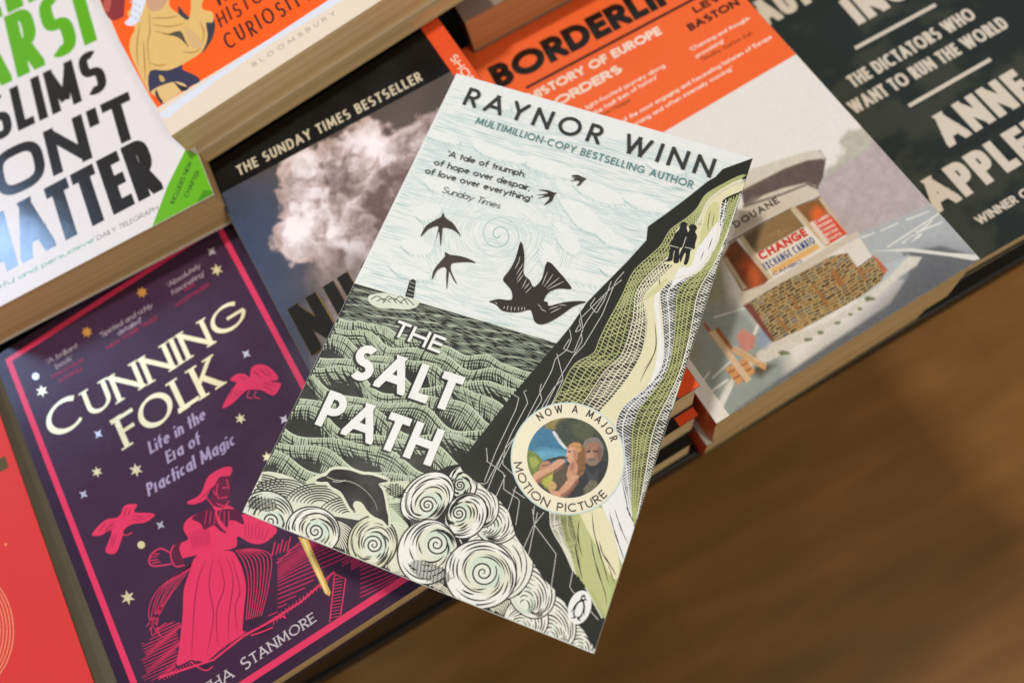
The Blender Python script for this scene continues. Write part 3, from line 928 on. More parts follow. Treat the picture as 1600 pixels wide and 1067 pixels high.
A.poly([(1045, 438), (1033, 450), (1029, 470), (1034, 520), (1036, 545), (1031, 577), (1012, 603), (1022, 580), (1027, 545), (1026, 505), (1022, 468), (1032, 446)], (234, 234, 230), 4)
A.poly([(1040, 436), (1012, 460), (1006, 470), (1018, 464), (1042, 446)], (208, 207, 158), 3)
ls = [([(1023, 505), (1025, 530), (1023, 550), (1012, 570), (1005, 578)], 1.6), ([(1020, 560), (1008, 580), (1000, 597)], 1.3), ([(1110, 330), (1106, 350), (1107, 362)], 1.2), ([(1116, 335), (1112, 355)], 1.0), ([(1113, 372), (1106, 392)], 1.2), ([(1100, 392), (1094, 408)], 1.0), ([(1030, 436), (1031, 446)], 1.4)]
A.strips([(resample(spline(p, 5), 20), w * np.sin(np.linspace(.3, 2.9, 20))) for p, w in ls], INK)
A.line(PATH_R[:9], 1.6, (228, 222, 188), 5)
# lower hill under the sticker
A.poly([(880, 770), (920, 760), (944, 786), (960, 830), (975, 880), (965, 905), (948, 972), (915, 917), (895, 892), (882, 862), (866, 822), (862, 790)], (178, 184, 122))
LOWL = [(858, 795), (860, 820), (870, 842), (882, 862), (895, 892)]
LOWR = [(893, 795), (897, 820), (903, 850), (908, 890), (912, 912)]
A.poly(LOWL + [(915, 917)] + LOWR[::-1], (44, 45, 41))
net_between(LOWL, LOWR, 40, 7, [((222, 220, 200), .0, .45), (OLIVE, .45, 1.0)], 1.4, 1.5, .1, .2)
A.poly([(906, 795), (945, 795), (958, 830), (968, 880), (963, 905), (948, 890), (930, 850), (915, 822)], (228, 221, 182), 3)
A.poly([(903, 800), (915, 822), (930, 852), (946, 884), (955, 920), (948, 962), (930, 930), (910, 905), (906, 850)], (187, 192, 134), 3)
A.poly([(936, 770), (966, 735), (971, 748), (976, 775), (984, 805), (991, 824), (983, 850), (972, 882), (958, 830), (945, 800)], (233, 233, 229), 3)
ls = [([(925, 800), (928, 830), (936, 860), (945, 890), (952, 915)], 2.4), ([(936, 845), (942, 865), (955, 885), (963, 900)], 2.6), ([(924, 842), (926, 860), (932, 885), (945, 925), (948, 945)], 2.2), ([(952, 800), (960, 830), (972, 865), (976, 876)], 2.2), ([(960, 795), (972, 830), (982, 850)], 1.8), ([(978, 790), (985, 806), (990, 815)], 2.4), ([(950, 880), (958, 905), (961, 912)], 1.6), ([(905, 812), (903, 840), (910, 870)], 2.2), ([(898, 850), (904, 880), (910, 905)], 2.4)]
A.strips([(resample(spline(p, 6), 22), w * (.5 + .5 * np.abs(np.sin(np.linspace(.3, 9, 22)))) * np.sin(np.linspace(.25, 2.95, 22))) for p, w in ls], (44, 44, 40))
A.line([(915, 917), (930, 945), (945, 972)], 3.0, (200, 206, 182), 3)
# --- two walkers on the path
A.poly([(1044, 402), (1058, 395), (1048, 384), (1056, 362), (1066, 352), (1078, 356), (1090, 352), (1094, 372), (1086, 398), (1076, 418), (1040, 412)], (222, 219, 176), 3)
A.poly([(1036, 409), (1043, 405), (1047, 386), (1045, 383), (1051, 374), (1054, 366), (1061, 359), (1063, 350), (1068, 347), (1073, 350), (1073, 358), (1075, 364), (1076, 372), (1070, 386), (1062, 389), (1061, 402), (1060, 411), (1052, 411), (1053, 398), (1055, 392), (1052, 394), (1050, 408)], (42, 43, 42), 3)
A.poly([(1063, 411), (1061, 400), (1066, 388), (1070, 384), (1073, 372), (1075, 364), (1077, 360), (1076, 355), (1081, 351), (1087, 353), (1089, 358), (1086, 363), (1089, 370), (1086, 382), (1085, 390), (1079, 392), (1077, 404), (1073, 414), (1068, 413), (1071, 400), (1070, 396), (1066, 404)], (42, 43, 42), 3)
A.strips([(resample([(1072, 371), (1066, 388)], 6), 1.0), (resample([(1046, 384), (1060, 388)], 5), .9), (resample([(1070, 387), (1083, 390)], 5), .9)], (214, 214, 196))
# --- birds
B4 = lambda L, x0=640, y0=300, k=4.639: [(x0 + a / k, y0 + b / k) for a, b in L]
A.poly(B4([(245, 155), (260, 190), (320, 235), (370, 322), (320, 280), (245, 262), (236, 300), (226, 395), (216, 300), (206, 300), (176, 410), (204, 290), (206, 250), (140, 270), (80, 328), (120, 250), (190, 205), (228, 185)]), (66, 58, 54), 4)
A.poly(B4([(258, 440), (296, 458), (370, 468), (430, 488), (480, 516), (420, 510), (330, 515), (302, 525), (300, 570), (330, 640), (346, 672), (318, 640), (288, 578), (282, 610), (270, 710), (266, 610), (268, 570), (250, 545), (200, 570), (164, 636), (176, 570), (230, 500), (256, 470)]), (66, 58, 54), 4)
A.poly(B4([(578, 798), (610, 786), (650, 778), (738, 784), (738, 720), (700, 670), (678, 632), (730, 560), (770, 480), (806, 360), (832, 460), (826, 590), (870, 640), (900, 692), (960, 630), (1000, 506), (1090, 590), (1140, 650), (1172, 704), (1080, 702), (1010, 728), (972, 788), (1000, 800), (1010, 828), (1100, 806), (1190, 794), (1280, 798), (1190, 830), (1090, 900), (1010, 945), (950, 962), (905, 940), (884, 870), (860, 856), (800, 872), (740, 874), (670, 862), (625, 818)]), (52, 47, 45), 3)
ls = [B4(p) for p in ([(800, 490), (765, 560)], [(825, 520), (775, 600)], [(826, 560), (775, 640)], [(826, 600), (780, 660)], [(850, 630), (815, 700)], [(870, 660), (830, 710)], [(885, 690), (840, 735)], [(1000, 580), (960, 680)], [(1040, 600), (975, 690)], [(1090, 620), (990, 700)], [(1120, 650), (1000, 710)],
      [(690, 830), (680, 850)], [(715, 825), (705, 862)], [(740, 830), (735, 865)], [(765, 835), (760, 866)], [(790, 835), (788, 866)], [(815, 835), (812, 862)], [(835, 835), (832, 860)], [(930, 815), (960, 850)], [(950, 850), (990, 870)], [(1010, 850), (1080, 830)], [(1020, 880), (1100, 840)], [(1080, 820), (1140, 825)], [(620, 800), (635, 815)], [(800, 470), (790, 520)])]
A.strips([(resample(p, 7), 1.2 * np.sin(np.linspace(.3, 2.9, 7))) for p in ls], (196, 192, 182))
B8 = lambda L: [(640 + a / 4.639, 110 + b / 4.639) for a, b in L]
A.poly(B8([(930, 870), (1000, 872), (1048, 890), (1072, 888), (1050, 905), (1030, 950), (972, 980), (1010, 940), (1005, 918), (920, 935), (985, 910), (912, 908), (1000, 896), (985, 882)]), (58, 54, 52), 3)
A.poly([(892, 276), (902, 274), (911, 278), (916, 280), (911, 284), (906, 290), (901, 291), (905, 286), (903, 283), (891, 284), (899, 281), (893, 279), (902, 279)], (70, 68, 66), 3)
# --- lettering on the sheet
A.letters('MULTIMILLION-COPY BESTSELLING AUTHOR', (742, 194), (1081, 295), ((1046, 285), (1049.5, 274)), t=.145, tr=.16, col=(84, 134, 134))
TX = (58, 57, 56)
A.letters("'A tale of triumph:", (698, 245), (820, 278), 2.9, t=.145, tr=.075, col=TX)
A.letters('of hope over despair;', (677, 258), (827, 299), 2.9, t=.145, tr=.075, col=TX)
A.letters("of love over everything'", (663, 271), (829, 316), 2.9, t=.145, tr=.075, col=TX)
A.letters('Sunday Times', (689, 301), (780, 327), 2.9, t=.09, tr=.07, col=(74, 72, 70), slant=.22)
A.build('cover_print', M_MATTE, main_fc, T_MAIN)
ZA = A.z
# title and author lettering
LT = Art(P_MAIN, ZA + .004)
LT.letters('RAYNOR WINN', (722, 164), (1110, 279), ((722, 164), (733, 137)), t=.165, tr=.34, col=(58, 60, 60))
LT.build('author_lettering', M_MATTE, main_fc, T_MAIN)
LT = Art(P_MAIN, ZA + .004)
def title(txt, p0, p1, cap, t, tr):
    for k in range(4):
        d = np.array((-1.2, .55)) * (4 - k)
        LT.letters(txt, np.array(p0) + d, np.array(p1) + d, cap, t=t, tr=tr, col=(40, 41, 38))
    LT.letters(txt, p0, p1, cap, t=t, tr=tr, col=(236, 237, 232))
title('THE', (612, 524), (687, 553), ((685, 553), (696, 529)), .17, .16)
title('SALT', (540, 588), (706, 645), ((640, 623), (662, 569)), .215, .13)
title('PATH', (492, 663), (673, 729), ((492, 663), (515, 609)), .205, .14)
LT.build('title_lettering', M_MATTE, main_fc, T_MAIN)
# round sticker
cS = P_MAIN.loc((887, 714.5))[0]
def rad(px_r):
    a = np.linspace(0, 6.283, 24, endpoint=False)
    q = P_MAIN.loc(np.array([887, 714.5]) + px_r * np.stack([np.cos(a), np.sin(a)], 1))
    return float(np.mean(np.hypot(*(q - cS).T)))
rS, rI = rad(88.5), rad(63)
bm = bmesh.new()
bmesh.ops.create_circle(bm, cap_ends=True, segments=96, radius=rS * MM)
g = bmesh.ops.extrude_face_region(bm, geom=bm.faces[:])
for v in g['geom']:
    if isinstance(v, bmesh.types.BMVert): v.co.z += .10 * MM
stick = obj('sticker', bm, plain_mat('pale_blue_sticker_rim', (196, 214, 208), .4, .35, .03), main_fc)
stick.location = (cS[0] * MM, cS[1] * MM, (T_MAIN + ZA + .005) * MM)
S = Art(P_MAIN, .104)
an = np.linspace(0, 2 * math.pi, 96, endpoint=False)
S.poly(np.stack([(rS - .55) * np.cos(an), (rS - .55) * np.sin(an)], 1) + cS, (234, 226, 198), local=True)
up_px = P_MAIN.px([cS, cS + np.array([0, 10])]); ROTS = math.degrees(math.atan2(-(up_px[1] - up_px[0])[1], (up_px[1] - up_px[0])[0])) - 90   # turn of the cover in the picture
S.arc_letters('NOW A MAJOR', cS, rad(71.5), 127.5 - ROTS, 20 - ROTS, rad(13), .165, (42, 40, 38))
S.arc_letters('MOTION PICTURE', cS, rad(84), 186 - ROTS, 317 - ROTS, rad(13), .165, (42, 40, 38), outward=False)
Z4 = lambda L: [(760 + a / 4.85, 600 + b / 4.85) for a, b in L]
def sticker_photo(px, q):
    x, y = px[:, 0], px[:, 1]
    n = fbm(x / 9, y / 9, 21); n2 = fbm(x / 2.2, y / 2.2, 31, 3)
    col = np.tile(lin((50, 56, 52)), (len(px), 1)) * (.45 + 1.2 * n[:, None])
    wb = np.stack([x + (fbm(x / 4, y / 4, 61) - .5) * 2.2, y + (fbm(x / 4, y / 4, 62) - .5) * 2.2], 1)
    def put(poly, c, soft=1.2, var=.2, s=4, seed=5, al=1.0, sm=4):
        nonlocal col
        P = spline(Z4(poly), sm, True)
        a = np.clip(.5 - sdf(wb, P) / soft, 0, 1)[:, None] * al
        k = lin(c)[None] * (1 - var + 2 * var * fbm(x / s, y / s, seed))[:, None]
        col = col * (1 - a) + k * a
    # sea, far cliff with surf at its foot, near grass
    put([(290, 580), (310, 430), (420, 320), (520, 370), (560, 440), (625, 500), (600, 600), (420, 600)], (50, 112, 142), 2, .2, 7)
    put([(320, 560), (400, 500), (520, 500), (610, 520), (600, 560), (450, 580)], (92, 158, 182), 10, .12, 6)
    put([(440, 330), (490, 262), (620, 235), (600, 300), (560, 340), (500, 345)], (134, 122, 70), 4, .5, 2.5)
    put([(520, 330), (600, 260), (900, 230), (950, 480), (760, 460), (640, 490), (570, 430)], (56, 64, 52), 6, .6, 3)
    put([(640, 300), (760, 290), (840, 350), (760, 420), (680, 400)], (84, 90, 62), 8, .5, 2.5, 7, .7)
    put([(500, 365), (520, 362), (545, 400), (575, 440), (615, 490), (596, 492), (560, 460), (530, 420)], (206, 208, 208), 2.2, .4, 1.5)
    put([(305, 520), (360, 515), (420, 570), (440, 600), (400, 700), (320, 720)], (104, 122, 50), 3, .6, 2)
    put([(330, 560), (380, 560), (400, 600), (350, 640)], (160, 166, 80), 4, .4, 2, 9, .8)
    put([(400, 700), (540, 650), (570, 760), (470, 800)], (170, 168, 68), 4, .5, 2.5)
    # the man: dark jacket, grey hair, beard
    put([(690, 640), (760, 600), (860, 585), (960, 610), (920, 800), (760, 870), (640, 880), (610, 800)], (38, 41, 46), 2, .4, 4)
    put([(760, 640), (800, 690), (850, 640), (830, 760), (780, 760)], (58, 62, 66), 4, .3, 3)
    put([(735, 480), (745, 430), (800, 410), (858, 428), (882, 490), (872, 560), (842, 606), (795, 620), (755, 596), (738, 545)], (150, 110, 90), 1.2, .18, 3)
    put([(735, 500), (740, 440), (800, 406), (862, 424), (886, 490), (876, 540), (866, 480), (845, 448), (800, 440), (758, 452), (745, 485)], (122, 116, 108), 1.4, .3, 2)
    put([(755, 520), (790, 512), (792, 560), (765, 575), (752, 550)], (182, 138, 112), 4, .1, 3, 3, .8)
    put([(850, 480), (876, 500), (866, 565), (842, 600), (838, 540)], (104, 74, 62), 4, .1, 3, 3, .8)
    put([(757, 508), (787, 504), (787, 518), (760, 521)], (66, 48, 42), 1.6, .2); put([(812, 504), (846, 508), (844, 521), (814, 517)], (62, 46, 40), 1.6, .2)
    put([(792, 512), (804, 512), (814, 548), (800, 556), (786, 548)], (172, 128, 104), 1.6, .1)
    put([(760, 566), (785, 558), (820, 558), (850, 562), (846, 600), (812, 624), (772, 606)], (128, 110, 96), 2, .3, 1.8)
    put([(780, 572), (826, 571), (820, 580), (786, 580)], (98, 66, 60), 1.4, .1)
    # the woman: leaning back, fair hair falling behind, bare arms, dark olive top
    put([(660, 452), (705, 448), (740, 480), (752, 560), (748, 650), (720, 700), (685, 690), (668, 620), (690, 540), (672, 490)], (128, 88, 54), 1.6, .45, 1.8)
    put([(620, 470), (660, 446), (705, 452), (720, 500), (690, 520), (660, 490), (630, 490)], (182, 136, 84), 1.6, .4, 1.6)
    put([(612, 498), (640, 478), (672, 490), (692, 530), (684, 580), (655, 606), (628, 598), (606, 560), (603, 545), (612, 530)], (208, 156, 126), 1.2, .1, 4)
    put([(655, 500), (690, 525), (686, 580), (658, 604), (662, 560)], (164, 112, 86), 4, .1, 3, 3, .8)
    put([(618, 512), (636, 506), (638, 516), (622, 521)], (92, 62, 50), 1.3, .1); put([(607, 552), (622, 556), (616, 566), (608, 564)], (160, 80, 74), 1.3, .1); put([(606, 528), (618, 520), (622, 540), (608, 544)], (220, 170, 140), 1.5, .1)
    put([(636, 600), (680, 590), (690, 660), (660, 720), (620, 760), (606, 690)], (190, 138, 108), 1.6, .15, 4)
    put([(640, 606), (664, 604), (656, 650), (636, 650)], (140, 94, 72), 4, .1, 3, 3, .8)
    put([(520, 610), (580, 590), (612, 620), (608, 700), (640, 740), (680, 690), (700, 740), (640, 800), (540, 800), (500, 780)], (84, 72, 54), 1.6, .4, 2.5)
    put([(340, 720), (380, 670), (440, 640), (500, 600), (560, 570), (598, 585), (560, 625), (500, 660), (440, 690), (400, 740), (370, 770)], (206, 154, 124), 1.4, .14, 5)
    put([(380, 730), (440, 690), (520, 655), (560, 620), (575, 632), (520, 672), (440, 715), (395, 760)], (134, 90, 68), 3, .15, 3, 3, .85)
    put([(430, 590), (500, 560), (590, 548), (604, 566), (540, 575), (480, 600), (440, 630)], (58, 52, 44), 1.8, .4, 2.5)
    put([(402, 640), (418, 600), (455, 584), (482, 596), (480, 622), (450, 640), (420, 656)], (178, 126, 102), 1.2, .2, 2); put([(420, 618), (470, 606), (472, 612), (424, 626)], (116, 78, 62), 1.2, .1)
    put([(470, 800), (540, 810), (580, 770), (640, 700), (690, 690), (700, 715), (650, 790), (590, 850), (520, 850)], (200, 148, 118), 1.4, .14, 5)
    put([(560, 840), (620, 800), (680, 725), (700, 730), (660, 800), (600, 860)], (126, 84, 64), 3, .15, 3, 3, .85)
    put([(470, 760), (500, 740), (530, 760), (520, 800), (480, 800)], (196, 158, 104), 2, .4, 2)
    put([(738, 800), (770, 750), (800, 728), (842, 760), (800, 840), (750, 850)], (104, 98, 78), 3, .6, 1.6)
    return np.clip(col * 1.06, 0, 1) * (.84 + .32 * n2[:, None])
S.up()
# the picture: rings of small facets filling the inner circle
nr, na = 130, 380
rr = np.linspace(0, 1, nr + 1)[1:] * rI
aa = np.linspace(0, 2 * math.pi, na, endpoint=False)
q = np.concatenate([[cS], (cS + np.stack([rr[:, None] * np.cos(aa), rr[:, None] * np.sin(aa)], -1)).reshape(-1, 2)])
col = np.clip(sticker_photo(P_MAIN.px(q), q), 0, 1)
F = [[0, 1 + k, 1 + (k + 1) % na] for k in range(na)]
for r in range(nr - 1):
    for k in range(na):
        F.append([1 + r * na + k, 1 + (r + 1) * na + k, 1 + (r + 1) * na + (k + 1) % na, 1 + r * na + (k + 1) % na])
S.V.append(np.concatenate([q, np.full((len(q), 1), S.z)], 1)); S.F += [[i + S.n for i in f] for f in F]
S.K += [col[i] for f in F for i in f]; S.n += len(q)
sp = S.build('sticker_print', M_LABEL, stick)
sp.location = (-cS[0] * MM, -cS[1] * MM, 0)
# publisher's oval mark: a small upright bird
E_ = Art(P_MAIN, ZA + .02)
upv = np.array([.29, -.957]); rtv = np.array([.957, .29])
def ov(L): return [np.array([905.5, 948.5]) + a * rtv * 17.5 + b * upv * 27 for a, b in L]
E_.poly(ov([(math.cos(a), math.sin(a)) for a in np.linspace(0, 6.283, 40, endpoint=False)]), (236, 236, 232))
E_.poly(ov([(-.12, .68), (.05, .78), (.22, .72), (.28, .60), (.50, .50), (.30, .50), (.24, .40), (.36, .28), (.52, -.05), (.62, -.42), (.46, -.22), (.44, -.45), (.30, -.62), (.48, -.74), (.12, -.70), (.06, -.62), (-.10, -.62), (-.14, -.70), (-.46, -.74), (-.28, -.62), (-.42, -.42), (-.40, -.20), (-.60, -.42), (-.50, -.02), (-.34, .26), (-.16, .42)]), (42, 42, 40), 4)
E_.poly(ov([(.02, .34), (.16, .30), (.30, .06), (.33, -.25), (.24, -.48), (.04, -.56), (-.16, -.54), (-.29, -.36), (-.30, -.05), (-.18, .22)]), (236, 236, 232), 4)
E_.disc(tuple(ov([(.08, .58)])[0]), 2.2, 1.6, (236, 236, 232))
E_.build('publisher_emblem', M_MATTE, main_fc, T_MAIN)

def bez(a0, a1, x): 
    t = np.clip((x - a0) / (a1 - a0), 0, 1); return t * t * (3 - 2 * t)
def mixc(col, c, a):
    return col * (1 - a[:, None]) + np.asarray(c) * a[:, None]
class Paint:
    """Colours a printed photograph: soft-edged shapes with a grainy fill."""
    def __init__(s, px, base): s.px = px; s.col = np.tile(lin(base), (len(px), 1))
    def put(s, poly, c, soft=2.0, var=.1, sc=8, seed=1, alpha=1.0, smooth=0):
        P = spline(poly, smooth, True) if smooth else poly
        a = np.clip(.5 - sdf(s.px, P) / soft, 0, 1) * alpha
        k = lin(c)[None] * (1 - var + 2 * var * fbm(s.px[:, 0] / sc, s.px[:, 1] / sc, seed))[:, None]
        s.col = s.col * (1 - a[:, None]) + k * a[:, None]

# ================================================================== the mushroom-cloud book and the two copies under it
P_NUC = Pose(-14.5, 155.4, 14.807, .024, 129, 214)
T_NUC = 35.9
GN = 'copies of the smoke cloud paperback'
nuc, nuc_fc = book('paperback_book', 'dark paperback with a billowing smoke cloud and orange side strip, under the askew book', P_NUC, T_NUC, (24, 23, 22), group=GN, page=M_PAGE)
def cloud(px, q):
    x, y = px[:, 0], px[:, 1]
    P = Paint(px, (92, 80, 74))
    # sky behind: brown-grey above, blue-grey with a painted window sheen towards the spine
    P.put([(200, 200), (470, 300), (520, 700), (300, 700)], (70, 74, 86), 120, .05)
    P.put([(200, 300), (420, 330), (460, 640), (200, 640)], (62, 74, 104), 140, .05)
    w1 = (fbm(x / 38, y / 38, 41) - .5) * 52 + (fbm(x / 13, y / 13, 42) - .5) * 24
    w2 = (fbm(x / 38, y / 38, 51) - .5) * 52 + (fbm(x / 13, y / 13, 52) - .5) * 24
    pw = np.stack([x + w1, y + w2], 1)
    body = [(440, 262), (452, 240), (476, 222), (505, 212), (530, 212), (545, 196), (575, 190), (605, 200), (625, 188), (650, 178), (690, 172), (760, 180), (760, 420), (640, 470), (560, 470),
            (515, 450), (480, 420), (450, 410), (424, 385), (422, 345), (440, 325), (446, 292)]
    d = sdf(pw, body)
    a = np.clip(.5 - d / 9, 0, 1)
    f = fbm(x / 62 + w1 / 60, y / 62 + w2 / 60, 61, 6)
    g = fbm(x / 15 + w1 / 25, y / 15 + w2 / 25, 71, 5)
    lobe = np.exp(-(((x - 585) / 62) ** 2 + ((y - 225) / 34) ** 2)) + np.exp(-(((x - 462) / 34) ** 2 + ((y - 350) / 34) ** 2)) + .8 * np.exp(-(((x - 480) / 30) ** 2 + ((y - 250) / 26) ** 2)) - .6 * np.exp(-(((x - 560) / 50) ** 2 + ((y - 360) / 60) ** 2))
    def billow(x, y, sd):
        v = 0; am = .5
        for k in range(5):
            v = v + am * (1 - np.abs(2 * vnoise(x * 2 ** k + 7 * k, y * 2 ** k - 3 * k, sd + k) - 1)); am *= .52
        return 1 - v
    h0 = -billow(x / 40 + w1 / 90, y / 40 + w2 / 90, 131); h1 = -billow((x - 3.5) / 40 + w1 / 90, (y - 5) / 40 + w2 / 90, 131)
    puff = np.clip(.5 + 2.2 * (h0 - h1), 0, 1)
    tone = bez(.27, .76, .50 * f + .34 * g + .14 * puff + .20 * lobe)
    dark, mid, lite = lin((112, 88, 84)), lin((192, 170, 166)), lin((250, 240, 242))
    c = np.where(tone[:, None] < .5, dark + (mid - dark) * (tone[:, None] * 2), mid + (lite - mid) * (tone[:, None] * 2 - 1))
    edge = np.clip(1 + d / 22, 0, 1)[:, None] * .6
    c = c * (1 - edge) + lin((206, 176, 166)) * edge
    sh = bez(385, 470, y + .25 * (x - 500))[:, None] * .55
    c = c * (1 - sh) + lin((112, 98, 96)) * sh
    col = P.col * (1 - a[:, None]) + c * a[:, None]
    stem = np.clip(.5 - sdf(pw, [(475, 400), (620, 420), (640, 620), (520, 640), (490, 500)]) / 40, 0, 1)[:, None]
    c2 = lin((150, 132, 128))[None] * (.6 + .8 * g[:, None])
    return col * (1 - stem * .8) + c2 * stem * .8
N = Art(P_NUC)
full(N, (92, 80, 74))
N.grid(-64, -80, 48, 84, .6, cloud)
bl = P_NUC.loc([(400, 268), (700, 119)])
N.poly([(-64.4, bl[0][1]), (64.4, bl[1][1] + .4), (64.4, 106.9), (-64.4, 106.9)], (9, 9, 9), local=True)
xo = P_NUC.loc([(676, 71), (708, 117)])[:, 0].mean()
N.poly([(xo, -106.9), (64.4, -106.9), (64.4, 106.9), (xo, 106.9)], (232, 84, 40), local=True)
N.letters('THE SUNDAY TIMES BESTSELLER', (374, 275), (661, 126), ((376, 275), (369, 261)), t=.17, tr=.16, sq=2.6, col=(214, 202, 178))
N.letters('SHORTLISTED', (702, 91), (776, 190), 3.7, t=.17, tr=.16, sq=2.6, col=(240, 220, 196))
N.build('cover_print', M_SATIN, nuc_fc, T_NUC)
# raised black lacquer title
N2 = Art(P_NUC)
a0 = P_NUC.loc((487, 556))[0]
N2.letters('NUCLEAR', a0, a0 + np.array([108, .6]), 24.5, t=.235, tr=.12, sq=3, col=(12, 12, 12), local=True)
bm = bmesh.new()
V = np.concatenate(N2.V)
bv = [bm.verts.new((v[0] * MM, v[1] * MM, 0)) for v in V]
for f in N2.F:
    try: bm.faces.new([bv[i] for i in f])
    except ValueError: pass
bmesh.ops.remove_doubles(bm, verts=bm.verts[:], dist=2e-6)
bmesh.ops.dissolve_limit(bm, angle_limit=.002, verts=bm.verts[:], edges=bm.edges[:])
bmesh.ops.recalc_face_normals(bm, faces=bm.faces[:])
for f in bm.faces:
    if f.normal.z < 0: f.normal_flip()
g = bmesh.ops.extrude_face_region(bm, geom=bm.faces[:])
top = [v for v in g['geom'] if isinstance(v, bmesh.types.BMVert)]
for v in top: v.co.z += .75 * MM
ts = set(top)
rim = [e for e in bm.edges if e.verts[0] in ts and e.verts[1] in ts and any(abs(f.normal.z) < .5 for f in e.link_faces)]
bm.normal_update()
rim = [e for e in bm.edges if e.verts[0] in ts and e.verts[1] in ts and any(abs(f.normal.z) < .5 for f in e.link_faces)]
try:
    bmesh.ops.bevel(bm, geom=rim, offset=.42 * MM, segments=3, affect='EDGES', profile=.5)
except Exception: pass
lac = plain_mat('black_lacquer', (7, 7, 7), .13, .5, .1)
lac.node_tree.nodes['Principled BSDF'].inputs['Coat Weight'].default_value = 1
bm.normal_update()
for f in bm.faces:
    f.material_index = 1 if abs(f.normal.z) < .8 else 0  # side walls coloured gold: warm edge highlights painted onto the black letters
nt_ = obj('title_lettering', bm, lac, nuc_fc); edge_glint = plain_mat('painted_glint_edge', (212, 178, 112), .22, .6, .1); edge_glint.node_tree.nodes['Principled BSDF'].inputs['Metallic'].default_value = .8
nt_.data.materials.append(edge_glint)
nt_.location = (0, 0, (T_NUC + N.z + .005) * MM)
# two copies below: the next one a little nearer the table edge, the lowest all black, without the strip
def under(label, dx, dy, top, yaw, T, strip=True):
    p = Pose(P_NUC.o[0] + dx, P_NUC.o[1] + dy, top, P_NUC.R[1, 0] + yaw, 129, 214)
    e, fc = book('paperback_book', label, p, T, (24, 23, 22), group=GN)
    a = Art(p); full(a, (26, 25, 24))
    if strip: a.poly([(xo, -106.9), (64.4, -106.9), (64.4, 106.9), (xo, 106.9)], (228, 80, 38), local=True)
    a.build('cover_print', M_SATIN, fc, T)
under('copy of the smoke cloud book, middle of its stack, orange strip showing', -1.5, -4.5, 14.807 - T_NUC, .004, T_NUC - .05)
under('copy of the smoke cloud book at the bottom of its stack, black edge showing', -4.0, -8.5, 14.807 - 2 * T_NUC, -.006, T_NUC - .2, False)

